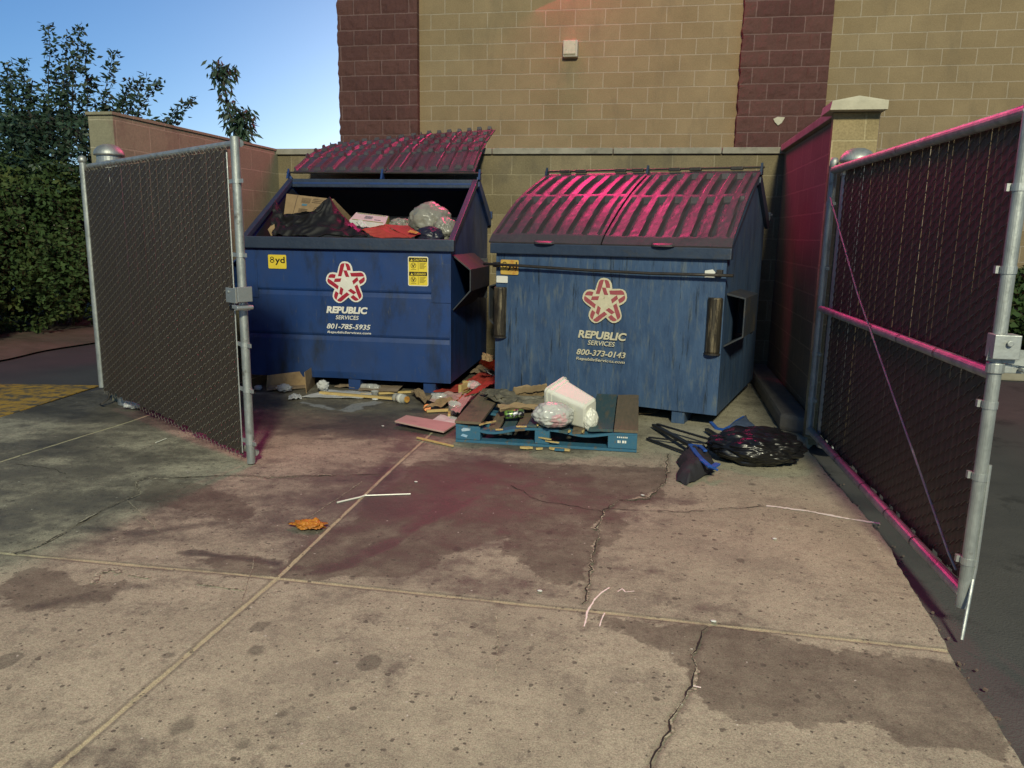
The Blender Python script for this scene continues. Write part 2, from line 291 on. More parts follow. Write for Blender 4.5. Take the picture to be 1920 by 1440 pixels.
M['fixture'] = pm('fixture_plastic', (.56, .52, .42), (.48, .44, .35), rough=.5)

# ------------------------------------------------------------ ground
g_ = MB(); g_.add([(-150, -60, -.08), (150, -60, -.08), (150, 200, -.08), (-150, 200, -.08)], [(0, 1, 2, 3)])
tag(g_.build('ground', M['asphalt']), kind='structure')
g_ = MB().bb(-9, -4.72, 1.0, 9.4, -.07, -.004)
tag(g_.build('side_pavement', M['asphalt_l']), kind='structure')

# concrete pad: a fine sheet carrying fields for joints, cracks, stains and dirt
def vnoise(x, y, freq, seed, octaves=5, gain=.55):
    rs = np.random.RandomState(seed); out = np.zeros_like(x); amp = 1; tot = 0
    for o in range(octaves):
        T = rs.rand(64, 64); X = x*freq; Y = y*freq; i = np.floor(X).astype(int); j = np.floor(Y).astype(int); fx = X-i; fy = Y-j
        fx = fx*fx*(3-2*fx); fy = fy*fy*(3-2*fy)
        a = T[i % 64, j % 64]; b = T[(i+1) % 64, j % 64]; c = T[i % 64, (j+1) % 64]; d = T[(i+1) % 64, (j+1) % 64]
        out += amp*((a*(1-fx)+b*fx)*(1-fy) + (c*(1-fx)+d*fx)*fy); tot += amp; amp *= gain; freq *= 2.03
    return out/tot
def segdist(x, y, P):
    d = np.full(x.shape, 9.0)
    for (ax, ay), (bx, by) in zip(P[:-1], P[1:]):
        vx, vy = bx-ax, by-ay; L = vx*vx+vy*vy+1e-9
        t = np.clip(((x-ax)*vx+(y-ay)*vy)/L, 0, 1); d = np.minimum(d, np.hypot(x-ax-t*vx, y-ay-t*vy))
    return d
def polysd(x, y, P):
    P = P + [P[0]]; d = segdist(x, y, P); ins = np.zeros(x.shape, bool)
    for (ax, ay), (bx, by) in zip(P[:-1], P[1:]):
        c = ((ay > y) != (by > y)) & (x < (bx-ax)*(y-ay)/((by-ay) if abs(by-ay) > 1e-9 else 1e-9)+ax); ins ^= c
    return np.where(ins, d, -d)
def gp(L): return [(G(a, b).x, G(a, b).y) for a, b in L]
def wob(P, amp, n, seed):
    r = random.Random(seed); out = []
    for (ax, ay), (bx, by) in zip(P[:-1], P[1:]):
        L = math.hypot(bx-ax, by-ay); k = max(1, int(L/n))
        for i in range(k):
            t = i/k; out.append((ax+(bx-ax)*t + r.uniform(-amp, amp), ay+(by-ay)*t + r.uniform(-amp, amp)))
    return out + [P[-1]]
ys = [0.75]
while ys[-1] < 8.28: ys.append(ys[-1] + max(.0085, .0042*ys[-1]**1.15))
ys = np.array(ys); nxp = 620
def edge_x(y):
    base = np.interp(y, [0.7, 2.1, 2.67, 3.2, 3.6, 5.2, 5.5, 5.8, 9], [1.06, 1.075, 1.083, 1.12, 1.16, 1.10, 1.12, 1.25, 1.25])
    return base + (vnoise(y, y*0, 2.0, 5)-.5)*.035 + (vnoise(y, y*0, 14, 6)-.5)*.018
us = np.linspace(0, 1, nxp)**0.92
xe = edge_x(ys)
X = (-4.72 + (xe[:, None]+4.72)*us[None, :]); Y = np.repeat(ys[:, None], nxp, 1)
Z = (vnoise(X, Y, 1.2, 11)-.5)*.012 + (vnoise(X, Y, 40, 12, 2)-.5)*.0016
# joints
J1 = [(-1.478, .5), (-1.480, 1.55), (-1.447, 2.709), (-1.475, 3.9), (-1.49, 5.0), (-1.49, 8.2)]
J2 = [(-4.7, 2.62), (-2.73, 2.687), (-1.447, 2.709), (-.1, 2.70), (1.2, 2.672)]
J3 = [(-3.80, .5), (-3.81, 3.83), (-3.71, 4.885), (-3.70, 8.2)]
joint = np.minimum(np.minimum(segdist(X, Y, J1), segdist(X, Y, J2)), segdist(X, Y, J3)) + (vnoise(X, Y, 25, 3)-.5)*.008
cr = [gp([(1215, 1445), (1250, 1370), (1262, 1340), (1290, 1300), (1302, 1265), (1300, 1230), (1312, 1195), (1330, 1175)]),
      gp([(1095, 1135), (1103, 1095), (1108, 1060), (1120, 1020), (1120, 985), (1130, 960), (1160, 938), (1215, 935), (1245, 905), (1250, 890), (1252, 850)]),
      gp([(20, 1040), (60, 1030), (120, 1000), (190, 960), (230, 940), (262, 927), (252, 905), (272, 897), (350, 896), (440, 892), (520, 896), (600, 892), (720, 890)]),
      gp([(30, 870), (60, 873), (100, 880), (125, 890)]), gp([(960, 910), (1010, 940), (1080, 950), (1130, 960)]), gp([(1130, 955), (1290, 960), (1440, 950)])]
crack = np.full(X.shape, 9.0)
for i, c in enumerate(cr):
    c = wob(c, .012, .05, i); d = segdist(X, Y, c)
    if i > 2: d = d + .008
    crack = np.minimum(crack, d)
crack = crack + (vnoise(X, Y, 30, 8)-.45)*.016
Z -= np.clip(1-crack/.012, 0, 1)*.006; Z -= np.clip(1-joint/.012, 0, 1)*.004
Z[:, -1] -= .09; Z[:, -2] -= .03
white = np.full(X.shape, 9.0)
marks = [([(1437, 950), (1500, 957), (1580, 972), (1652, 983)], .013), ([(1143, 1103), (1115, 1125), (1100, 1150), (1095, 1178)], .0042), ([(1133, 1150), (1124, 1178)], .003), ([(1160, 1112), (1168, 1106), (1172, 1113), (1192, 1110)], .0032), ([(1300, 1288), (1318, 1292)], .0035), ([(560, 985), (620, 945), (680, 903)], .003), ([(175, 1095), (185, 1075), (215, 1068), (222, 1078)], .016), ([(245, 1078), (285, 1085)], .012), ([(370, 1095), (420, 1102), (465, 1108)], .006), ([(455, 1130), (480, 1040)], .002), ([(930, 1260), (935, 1200), (928, 1150)], .003), ([(240, 940), (300, 1000)], .002)]
S = [gp([(520, 1083), (600, 1015), (700, 935), (790, 870), (850, 862), (1000, 868), (1150, 872), (1250, 880), (1232, 930), (1150, 958), (1180, 1010), (1105, 1060), (1095, 1112), (1020, 1100), (950, 1035), (960, 1005), (880, 1020), (810, 1062), (770, 1092), (650, 1090)]),
     gp([(1140, 1160), (1310, 1178), (1400, 1190), (1560, 1215), (1790, 1245), (1890, 1430), (1790, 1405), (1700, 1380), (1640, 1350), (1600, 1342), (1540, 1345), (1480, 1335), (1440, 1330), (1390, 1340), (1340, 1315), (1325, 1290), (1335, 1280), (1310, 1270), (1270, 1232), (1200, 1205)]),
     gp([(60, 1065), (130, 1085), (230, 1092), (200, 1125), (110, 1140), (30, 1150), (-40, 1110)]),
     gp([(370, 1050), (450, 1045), (520, 1070), (500, 1078), (430, 1072)]),
     gp([(250, 870), (430, 900), (540, 960), (460, 1000), (300, 985), (180, 960)])]
stain = np.full(X.shape, -9.0)
for i, P in enumerate(S): stain = np.maximum(stain, polysd(X, Y, P) - (0.0 if i < 4 else .15))
stain = stain + (vnoise(X, Y, 3, 20)-.5)*.22 + (vnoise(X, Y, 22, 21, 5, .65)-.5)*.09
spots = np.full(X.shape, -9.0)
rs = random.Random(4)
sp_ = [(693, 1243, .040, 1.0), (12, 1240, .045, 1), (487, 1175, .034, .8), (1030, 1000, .018, 1), (858, 1030, .02, 1), (1388, 1052, .022, 1), (1345, 1152, .015, 1), (455, 1395, .030, .6), (1090, 1333, .012, 1), (315, 1230, .02, .7), (480, 1218, .03, .5), (335, 1037, .02, .8), (430, 939, .018, 1), (1410, 908, .02, .6), (530, 1337, .02, .6), (510, 1400, .015, .7), (340, 1360, .03, .5), (1480, 878, .012, 1)]
for (a, b, r, k) in sp_:
    p = G(a, b); spots = np.maximum(spots, (r - np.hypot((X-p.x), (Y-p.y)*.8))*k)
for i in range(200):
    px_, py_ = rs.uniform(-4.5, 1.1), rs.uniform(1.0, 5.0); r = rs.choice([.003, .004, .006, .008, .012])*rs.uniform(.7, 1.4); e = rs.uniform(.6, 1.5)
    m_ = (np.abs(X-px_) < .1) & (np.abs(Y-py_) < .1)
    spots[m_] = np.maximum(spots[m_], r - np.hypot((X[m_]-px_)*e, (Y[m_]-py_)/e))
spots = spots + (vnoise(X, Y, 30, 30, 3)-.5)*.022 - .002
def bump_(cx, cy, sx, sy): return np.exp(-((X-cx)/sx)**2 - ((Y-cy)/sy)**2)
dirt = .22 + .6*(vnoise(X, Y, .9, 40, 6, .6)-.5)*2
inside = np.clip((Y-4.7)/.35, 0, 1)
dirt += inside*np.clip((-X+.15)/.9, 0, 1)*.75            # soaked floor before the left dumpster and pallet
dirt += .55*bump_(-3.9, 3.9, 1.5, 1.1) + .40*bump_(-2.9, 3.2, 1.4, .6) + .45*bump_(-.9, 4.0, 1.3, .7) + .25*bump_(-2.6, 1.8, .9, .7)
dirt -= .45*bump_(.75, 4.2, .5, 1.5) + .35*bump_(.2, 2.0, .8, .5) + .15*bump_(-.4, 1.9, 1.0, .5)
dirt += (vnoise(X*1.0+Y*.55, Y*2.6-X*.6, 2.2, 41, 5)-.5)*.9   # drag marks
for P, w1, k1 in (([(530, 1068), (640, 1062), (750, 1005), (850, 940)], .05, .6), ([(575, 1078), (660, 1060), (740, 1020), (820, 965), (900, 930)], .03, .6), ([(360, 1036), (450, 1048), (520, 1058)], .03, .8), ([(600, 1010), (680, 985), (760, 960)], .10, .35), ([(160, 990), (260, 1000), (420, 980)], .05, .4), ([(60, 1140), (150, 1120), (260, 1100)], .06, .4), ([(940, 1220), (930, 1340), (920, 1400)], .05, .35), ([(900, 1180), (990, 1200), (1080, 1240)], .05, .3), ([(640, 1440), (700, 1330), (800, 1200)], .07, .22), ([(760, 1440), (830, 1330), (910, 1230)], .06, .18), ([(700, 960), (720, 880), (760, 830)], .12, .35), ([(900, 860), (1000, 900), (1150, 900)], .12, .35)):
    d_ = segdist(X, Y, gp(P)); dirt += k1*np.clip(1-(d_+(vnoise(X, Y, 8, 70)-.5)*.08)/w1, 0, 1)
dirt = np.clip(dirt, 0, 1.3)
fall = np.clip(1 - np.abs(polysd(X, Y, gp([(560, 985), (800, 990), (640, 1085), (520, 1083)])))/.3, 0, 1)
milk = polysd(X, Y, gp([(565, 755), (620, 768), (640, 770), (655, 762), (700, 752), (718, 755), (690, 760), (660, 772), (632, 768), (600, 762)])) + (vnoise(X, Y, 12, 50)-.5)*.10 + .02
asph = np.clip((vnoise(X, Y, 1.5, 60)-.5)*.4 + .0, 0, 1)
nv = X.size; me = bpy.data.meshes.new('concrete_pad'); ny = len(ys)
me.vertices.add(nv); co = np.stack([X, Y, Z], -1).reshape(-1); me.vertices.foreach_set('co', co.astype(np.float32))
ii, jj = np.meshgrid(np.arange(nxp-1), np.arange(ny-1)); a = (jj*nxp+ii).ravel()
q = np.stack([a, a+1, a+1+nxp, a+nxp], 1).astype(np.int32)
me.loops.add(q.size); me.loops.foreach_set('vertex_index', q.ravel()); me.polygons.add(len(q)); me.polygons.foreach_set('loop_start', np.arange(0, q.size, 4, dtype=np.int32))
me.update(calc_edges=True)
for nm, F_ in (('joint', joint), ('crack', crack), ('white', white), ('stain', stain), ('spots', spots), ('dirt', dirt), ('milk', milk)):
    at = me.attributes.new(nm, 'FLOAT', 'POINT'); at.data.foreach_set('value', F_.ravel().astype(np.float32))
me.polygons.foreach_set('use_smooth', np.ones(len(q), bool))
def concrete_mat():
    m, ns, ls, b = newmat('stained_concrete')
    g = N(ns, 'ShaderNodeNewGeometry')
    def nz(sc, det=8, ro=.6, vec=None):
        n = N(ns, 'ShaderNodeTexNoise'); n.inputs['Scale'].default_value = sc; n.inputs['Detail'].default_value = det; n.inputs['Roughness'].default_value = ro
        ls.new(vec or g.outputs['Position'], n.inputs['Vector']); return n.outputs[0]
    def att(nm): return N(ns, 'ShaderNodeAttribute', attribute_name=nm).outputs['Fac']
    def mr(v, a, b_, c=0, d=1):
        n = N(ns, 'ShaderNodeMapRange', interpolation_type='SMOOTHSTEP'); 
        for i, k in enumerate((a, b_, c, d)): n.inputs[i+1].default_value = k
        ls.new(v, n.inputs[0]); return n.outputs[0]
    def math_(op, a, b_):
        n = N(ns, 'ShaderNodeMath', operation=op)
        for i, k in enumerate((a, b_)):
            if isinstance(k, (int, float)): n.inputs[i].default_value = k
            else: ls.new(k, n.inputs[i])
        return n.outputs[0]
    def mix(f, a, b_):
        n = N(ns, 'ShaderNodeMix', data_type='RGBA')
        if isinstance(f, (int, float)): n.inputs[0].default_value = f
        else: ls.new(f, n.inputs[0])
        for i, k in ((6, a), (7, b_)):
            if isinstance(k, tuple): n.inputs[i].default_value = (*k, 1)
            else: ls.new(k, n.inputs[i])
        return n.outputs[2]
    fine = nz(160, 4, .7); mid = nz(14, 8, .7); low = nz(2.2, 10, .65)
    base = mix(mr(low, .35, .65), (.375, .350, .262), (.290, .270, .202))
    base = mix(math_('MULTIPLY', mr(mid, .45, .75), .55), base, (.20, .175, .135))
    base = mix(math_('MULTIPLY', mr(nz(42, 6, .75), .48, .70), .55), base, (.17, .15, .12))
    base = mix(math_('MULTIPLY', mr(nz(1.7, 14, .72), .52, .58), .30), base, (.15, .135, .11))
    base = mix(math_('MULTIPLY', mr(nz(5.5, 12, .75), .56, .62), .35), base, (.14, .125, .105))
    base = mix(math_('MULTIPLY', mr(nz(95, 3, .6), .66, .72), .7), base, (.46, .43, .36))
    base = mix(math_('MULTIPLY', mr(nz(120, 3, .6), .30, .24), .8), base, (.06, .055, .045))
    dn = math_('ADD', att('dirt'), math_('MULTIPLY', math_('SUBTRACT', nz(7, 12, .78), .5), 1.5))
    base = mix(math_('MULTIPLY', mr(dn, .22, .80), .80), base, (.088, .080, .066))
    base = mix(math_('MULTIPLY', mr(dn, .75, 1.25), .7), base, (.040, .038, .035))
    st = math_('ADD', att('stain'), math_('MULTIPLY', math_('SUBTRACT', nz(24, 8, .8), .5), .10))
    stf = mr(st, -.010, .014)
    base = mix(math_('MULTIPLY', stf, mr(nz(5, 9, .75), .30, .7, .42, .80)), base, (.085, .070, .055))
    base = mix(math_('MULTIPLY', mr(att('spots'), -.006, .006), .50), base, (.045, .042, .036))
    base = mix(math_('MULTIPLY', mr(math_('SUBTRACT', .030, att('crack')), 0, .030), .45), base, (.09, .08, .065))
    base = mix(math_('MULTIPLY', mr(math_('SUBTRACT', .026, att('joint')), 0, .010), .45), base, (.10, .09, .07))
    base = mix(math_('MULTIPLY', mr(math_('SUBTRACT', .0112, att('joint')), 0, .005), mr(nz(6, 6, .6), .3, .5, .35, .9)), base, (.42, .39, .25))
    base = mix(math_('MULTIPLY', mr(att('milk'), -.01, .02), .6), base, (.34, .36, .38))
    def specks(scale, rad_, gate, colr, f):
        v = N(ns, 'ShaderNodeTexVoronoi'); v.inputs['Scale'].default_value = scale; wv = N(ns, 'ShaderNodeVectorMath', operation='ADD'); nn_ = N(ns, 'ShaderNodeTexNoise'); nn_.inputs['Scale'].default_value = scale*1.7; nn_.inputs['Detail'].default_value = 4
        ls.new(g.outputs['Position'], nn_.inputs['Vector']); s2 = N(ns, 'ShaderNodeVectorMath', operation='SCALE'); s2.inputs['Scale'].default_value = .5/scale; ls.new(nn_.outputs['Color'], s2.inputs[0]); ls.new(g.outputs['Position'], wv.inputs[0]); ls.new(s2.outputs[0], wv.inputs[1]); ls.new(wv.outputs[0], v.inputs['Vector'])
        sepc = N(ns, 'ShaderNodeSeparateColor'); ls.new(v.outputs['Color'], sepc.inputs[0])
        on_ = math_('LESS_THAN', sepc.outputs[0], gate)
        rr = math_('MULTIPLY', sepc.outputs[1], rad_)
        return mix(math_('MULTIPLY', math_('MULTIPLY', mr(math_('SUBTRACT', rr, v.outputs['Distance']), 0, rad_*.25), on_), f), base, colr)
    base = specks(26, .34, .30, (.075, .068, .055), .75)
    base = specks(60, .40, .25, (.060, .055, .045), .8)
    base = specks(9, .22, .35, (.10, .09, .075), .55)
    base = specks(45, .25, .06, (.50, .48, .42), .8)
    sc = N(ns, 'ShaderNodeVectorMath', operation='SCALE'); ls.new(base, sc.inputs[0]); ls.new(mr(math_('MULTIPLY', math_('ADD', fine, nz(330, 3, .7)), .5), .32, .68, .60, 1.42), sc.inputs['Scale'])
    ls.new(sc.outputs[0], b.inputs['Base Color'])
    ls.new(mr(dn, .3, 1.1, .88, .5), b.inputs['Roughness']); b.inputs['Specular IOR Level'].default_value = .3
    h = math_('ADD', math_('MULTIPLY', fine, .35), math_('MULTIPLY', nz(45, 6, .7), .8))
    bp = N(ns, 'ShaderNodeBump'); bp.inputs['Strength'].default_value = .7; bp.inputs['Distance'].default_value = .005; ls.new(h, bp.inputs['Height']); ls.new(bp.outputs[0], b.inputs['Normal'])
    return m
me.materials.append(concrete_mat())
def padz(x, y): return float((vnoise(np.array([x]), np.array([y]), 1.2, 11)[0]-.5)*.012)
r_c = random.Random(12)
for ci, (P, ww) in enumerate(marks):
    pts = wob(gp(P), .004, .05, ci+40); dn_ = []
    for (ax, ay), (bx, by) in zip(pts[:-1], pts[1:]):
        k = max(2, int(math.hypot(bx-ax, by-ay)/.006))
        for i in range(k): dn_.append((ax+(bx-ax)*i/k, ay+(by-ay)*i/k))
    L_, R_l = [], []
    for i, (x, y) in enumerate(dn_):
        a_, b_2 = dn_[max(0, i-2)], dn_[min(len(dn_)-1, i+2)]; dx, dy = b_2[0]-a_[0], b_2[1]-a_[1]; l = math.hypot(dx, dy)+1e-9; nx_, ny_ = -dy/l, dx/l
        n1 = max(.0, .75+.8*noise.noise(Vector((i*.07, ci*7, 0)))+.6*noise.noise(Vector((i*.33, ci*7, 3)))); n2 = max(.0, .75+.8*noise.noise(Vector((i*.07, ci*7, 9)))+.6*noise.noise(Vector((i*.33, ci*7, 5)))); z = padz(x, y)+.003
        L_.append((x+nx_*ww*n1, y+ny_*ww*n1, z)); R_l.append((x-nx_*ww*n2-.0003, y-ny_*ww*n2-.0003, z))
    m = MB(); n_ = len(L_); m.add(L_+R_l, [(i, i+1, n_+i+1, n_+i) for i in range(n_-1)]); tag(m.build('pavement_mark', M['white_vinyl'] if ci < 5 else M['crack_edge']), kind='structure')
for ci, c in enumerate(cr):
    pts = wob(c, .010, .035, ci); dn_ = []
    for (ax, ay), (bx, by) in zip(pts[:-1], pts[1:]):
        k = max(2, int(math.hypot(bx-ax, by-ay)/.006))
        for i in range(k): dn_.append((ax+(bx-ax)*i/k, ay+(by-ay)*i/k))
    for kind, w0, zo, mt in (('chip', .017, .0016, 'crack_edge'), ('gap', .0036, .0026, 'crack_gap')):
        if ci >= 3 and kind == 'chip': continue
        ww = w0*(1.0 if ci < 2 else .7); L_, R_l = [], []
        for i, (x, y) in enumerate(dn_):
            a_, b_2 = dn_[max(0, i-2)], dn_[min(len(dn_)-1, i+2)]; dx, dy = b_2[0]-a_[0], b_2[1]-a_[1]; l = math.hypot(dx, dy)+1e-9; nx_, ny_ = -dy/l, dx/l
            n1 = max(.0, .55+1.6*noise.noise(Vector((i*.05, ci*7, 0)))+.8*noise.noise(Vector((i*.31, ci*7, 3)))); n2 = max(.0, .55+1.6*noise.noise(Vector((i*.05, ci*7, 9)))+.8*noise.noise(Vector((i*.31, ci*7, 5))))
            if kind == 'chip': n1 *= max(0, noise.noise(Vector((i*.02, ci, 2)))*3+.5); n2 *= max(0, noise.noise(Vector((i*.02, ci, 22)))*3+.5)
            z = padz(x, y) + zo; L_.append((x+nx_*ww*n1, y+ny_*ww*n1, z)); R_l.append((x-nx_*ww*n2-.0004, y-ny_*ww*n2-.0004, z))
        m = MB(); n_ = len(L_); m.add(L_+R_l, [(i, i+1, n_+i+1, n_+i) for i in range(n_-1)]); tag(m.build('pavement_crack', M[mt]), kind='structure')
pad = bpy.data.objects.new('concrete_pad', me); col.objects.link(pad); tag(pad, kind='structure')

# worn yellow marking left of the pad, kerbs
g_ = MB(); yl = [(-4.80, 5.95), (-4.70, 4.9), (-4.70, 4.1), (-5.9, 4.3), (-5.9, 5.75)]
g_.prism([(x, y, .002) for x, y in yl], (0, 0, 1), .006); tag(g_.build('yellow_marking', M['yellow_paint']), kind='structure')
g_ = MB(); g_.grid(6, 60, lambda u, v: (-6.62 - u*3.4 + .12*noise.noise(Vector((0, v*9, 0))), 3.0+v*9, .02 + (0 if u == 0 else .05+.04*noise.noise(Vector((u*5, v*20, 1))))))
tag(g_.build('soil_bed', M['dirt']), kind='structure')
g_ = MB(); g_.prism([(.97, 5.78, 0), (1.18, 5.62, 0), (1.18, 8.09, 0), (.99, 8.09, 0)], (0, 0, 1), .13); tag(g_.build('kerb', M['kerb_dk'], bevel=.03), kind='structure')
g_ = MB(); g_.box((5.6, 9.05, .03), (4.8, .16, .22), rz=rad(0)); tag(g_.build('kerb', M['kerb'], bevel=.02), kind='structure')
g_ = MB().bb(3.0, 10, 9.14, 11.1, -.07, .09); tag(g_.build('planting_bed', M['dirt']), kind='structure')
# eroded rubble along the pad edge
rb = MB(); r_ = random.Random(2)
for i in range(190):
    y = r_.uniform(1.0, 5.3); x = float(edge_x(np.array([y]))[0]) + abs(r_.gauss(.02, .03)); s_ = r_.uniform(.003, .010)
    rb.box((x, y, -.07+s_*.5), (s_*r_.uniform(.8, 1.6), s_, s_*.8), rz=r_.uniform(0, 3))
tag(rb.build('gravel', M['dirt']), kind='stuff')

# ------------------------------------------------------------ building
BY = 11.17
b_ = thing('store_building', 'tall block building with tan walls and maroon split faced piers rising behind the bins', 'building', (0, BY, 0))
world_child(MB().bb(-4.50, 14, BY, BY+9, -.05, 7.0).build('wall', M['tan_wall']), b_)
def pier(x0, x1, ydepth, seed, left_rough=False):
    m = MB(); h = 7.0; y = BY-ydepth
    nx, nz_ = 44, 230
    def fn(u, v):
        x = x0+(x1-x0)*u; z = v*h-.05
        row = math.floor((z-4.38)/.2032); fz = (z-4.38)/.2032-row
        off = 0 if row % 2 else .2032; fx = ((x-x0+off)/.4064) % 1
        e = min(fz, 1-fz)*.2032; ex = min(fx, 1-fx)*.4064; k = min(1, min(e, ex)/.03)
        d = noise.fractal(Vector((x*9, z*9, seed)), .8, 2.0, 4)*.014*k
        xx = x
        if u == 0: xx = x - .012 + noise.noise(Vector((0, z*11, seed)))*.022 - .006*k
        return (xx, y - .012*k - d, z)
    m.grid(nx, nz_, fn, thick=(0, ydepth+.02, 0)); return m.build('pier', M['brown_split'])
world_child(pier(-4.585, -3.42, .10, 1.0), b_); world_child(pier(1.0, 2.085, .12, 5.0), b_)
# small lamp housing on the wall, plus the pale patch where plaster is missing
fx_ = MB(); cx, cz = PY(1071, 95, BY).x, PY(1071, 95, BY).z
fx_.bb(cx-.10, cx+.10, BY-.13, BY, cz-.105, cz+.11); f1 = world_child(fx_.build('wall_fixture', M['fixture'], bevel=.012), b_)
lens = MB().hexa([(cx-.085, BY-.155, cz-.07), (cx+.07, BY-.155, cz-.07), (cx+.07, BY-.13, cz-.09), (cx-.085, BY-.13, cz-.09), (cx-.085, BY-.145, cz+.10), (cx+.07, BY-.145, cz+.10), (cx+.07, BY-.13, cz+.105), (cx-.085, BY-.13, cz+.105)])
world_child(lens.build('cover', M['white_vinyl_old']), b_)
pp = [(1450, 223), (1458, 219), (1472, 220), (1466, 230), (1459, 235), (1453, 229)]
pt = MB().prism([PY(a, b2, BY-.155) for a, b2 in pp], (0, 1, 0), .06); world_child(pt.build('plaster_patch', M['white_vinyl_old']), b_)

# ------------------------------------------------------------ enclosure walls
WT = 2.19
bw = thing('enclosure_back_wall', 'weathered tan block wall with pale flat coping behind both bins', 'wall', (-1.3, 8.1, 0))
world_child(MB().bb(-4.2, 1.46, 8.1, 8.3, -.05, WT).build('blockwork', M['enc_back']), bw)
cp = MB(); xs = [-4.2, -2.95, -1.70, -.46, .60, 1.20]
for a, b2 in zip(xs[:-1], xs[1:]): cp.bb(a+.004, b2-.004, 8.06, 8.34, WT+.002, WT+.062)
world_child(cp.build('coping', M['coping'], bevel=.006), bw)
lw = thing('enclosure_left_wall', 'reddish tan block side wall rising behind the left gate', 'wall', (-4.1, 6.8, 0))
world_child(MB().bb(-4.30, -4.09, 5.46, 8.098, -.05, WT+.035).build('blockwork', M['enc_left']), lw)
world_child(MB().bb(-4.31, -4.08, 5.44, 8.098, WT+.037, WT+.06).build('coping', M['enc_left'], bevel=.004), lw)
rw = thing('enclosure_right_wall', 'block side wall right of the bins with sloping end cap, tinted by red light', 'wall', (1.3, 6.8, 0))
world_child(MB().bb(1.19, 1.42, 5.66, 8.098, -.05, WT+.02).build('blockwork', M['enc_right']), rw)
world_child(MB().bb(1.115, 1.40, 5.60, 5.658, -.05, WT+.018).build('end_pier', M['enc_end']), rw)
world_child(MB().bb(1.15, 1.45, 5.80, 8.058, WT+.022, WT+.082).build('coping', M['coping'], bevel=.006), rw)
ec = MB(); x0, x1, y0, y1, zc = 1.07, 1.42, 5.50, 5.80, WT+.022
ec.hexa([(x0, y0, zc), (x1, y0, zc), (x1, y1, zc), (x0, y1, zc), (x0+.01, y0, zc+.055), (x1, y0, zc+.055), (x1, y1, zc+.055), (x0+.01, y1, zc+.055)])
ec.add([(x0+.01, y0, zc+.055), (x1, y0, zc+.055), (x1, y1, zc+.055), (x0+.01, y1, zc+.055), ((x0+x1)/2, y0+.02, zc+.088), ((x0+x1)/2, y1, zc+.088)], [(0, 1, 4), (1, 2, 5, 4), (3, 0, 4, 5), (2, 3, 5)])
world_child(ec.build('end_cap', M['cap']), rw)

# ------------------------------------------------------------ bollard posts with domed caps
def bollard(x, y, h, label):
    t = thing('gate_post', label, 'post', (x, y, 0), group='domed steel gate posts')
    MB().lathe((0, 0, 0), [(.084, 0), (.084, h-.085)], 28).build('shaft', M['galv'], t, smooth=False)
    MB().lathe((0, 0, 0), [(.0935, h-.17), (.0935, h-.13), (.088, h-.125), (.088, h-.09)], 28).build('band', M['galv'], t)
    MB().lathe((0, 0, 0), [(.106, h-.088), (.108, h-.075), (.10, h-.05), (.075, h-.022), (.04, h-.005), (0.0, h)], 28).build('cap', M['galv_dull'], t, smooth=True)
bollard(-4.10, 5.40, 2.01, 'thick steel post with grey domed cap behind the left gate')
bollard(1.238, 5.38, 1.963, 'thick steel post with grey domed cap behind the right gate')

# ------------------------------------------------------------ gates
def gate_frame(A, B, name, label):
    t = thing(name, label, 'gate', (A[0], A[1], 0)); return t
def slats_and_wire(A, B, z0, z1, side, t, seed, pitch=.052):
    A = Vector((A[0], A[1], 0)); B = Vector((B[0], B[1], 0)); L = (B-A).length; U = (B-A)/L; Nn = Vector((U.y, -U.x, 0))*side
    def zz(s): k = s/L; return z0[0]+(z0[1]-z0[0])*k, z1[0]+(z1[1]-z1[0])*k
    r = random.Random(seed); n = int(L/pitch); sl = MB(); wr = MB()
    for i in range(n):
        s = (i+.5)*L/n; za, zb = zz(s); hw = (L/n)*(.488 if seed != 9 else (.5 if r.random() > .22 else .485)); dz0 = r.uniform(0, .03); lean = r.uniform(-.002, .002)
        p = A+U*s
        def P(ds, off, z): return p + U*(ds+lean*z) + Nn*off + Vector((0, 0, z))
        top = zb - r.uniform(0, .012)
        sl.add([P(-hw, 0, za+dz0), P(-hw*.4, .0012, za+dz0), P(hw*.4, .0012, za+dz0), P(hw, 0, za+dz0), P(-hw, 0, top), P(-hw*.4, .0012, top), P(hw*.4, .0012, top), P(hw, 0, top)],
               [(0, 1, 5, 4), (1, 2, 6, 5), (2, 3, 7, 6)])
    # chain link: front diagonals lean one way, back diagonals the other
    dz = pitch*1.05
    for i in range(n):
        s0 = i*L/n; s1 = (i+1)*L/n; za, zb = zz((s0+s1)/2); k = 0; z = za + (dz/2 if i % 2 else 0)
        while z < zb - dz*.3:
            a = A+U*s0+Vector((0, 0, z)); b2 = A+U*s1+Vector((0, 0, z+dz*.5))
            b3 = b2 + Vector((0, 0, dz*.42)); wr.tube([a*.9+b3*.1-Nn*.002, a*.74+b3*.26+Nn*.005, a*.26+b3*.74+Nn*.005, a*.1+b3*.9-Nn*.002], .0018, 4, cap=False)
            wr.tube([b2+Nn*.001, a*.7+b2*.3+Vector((0, 0, dz*.75))-Nn*.007, a+Vector((0, 0, dz))+Nn*.001], .0015, 3, cap=False)
            z += dz
    # knuckled selvage top and bottom
    for i in range(n):
        s = (i+.5)*L/n; za, zb = zz(s)
        for z, q in ((za, -1), (zb, 1)):
            c = A+U*s+Vector((0, 0, z)); wr.tube([c-U*L/n*.5-Vector((0, 0, q*.012)), c+Nn*.004+Vector((0, 0, q*.012)), c+U*L/n*.5-Vector((0, 0, q*.012))], .0017, 4, cap=False)
    world_child(sl.build('slats', M['slat']), t); world_child(wr.build('chain_link', M['wire'] if seed == 9 else M['wire_l']), t)
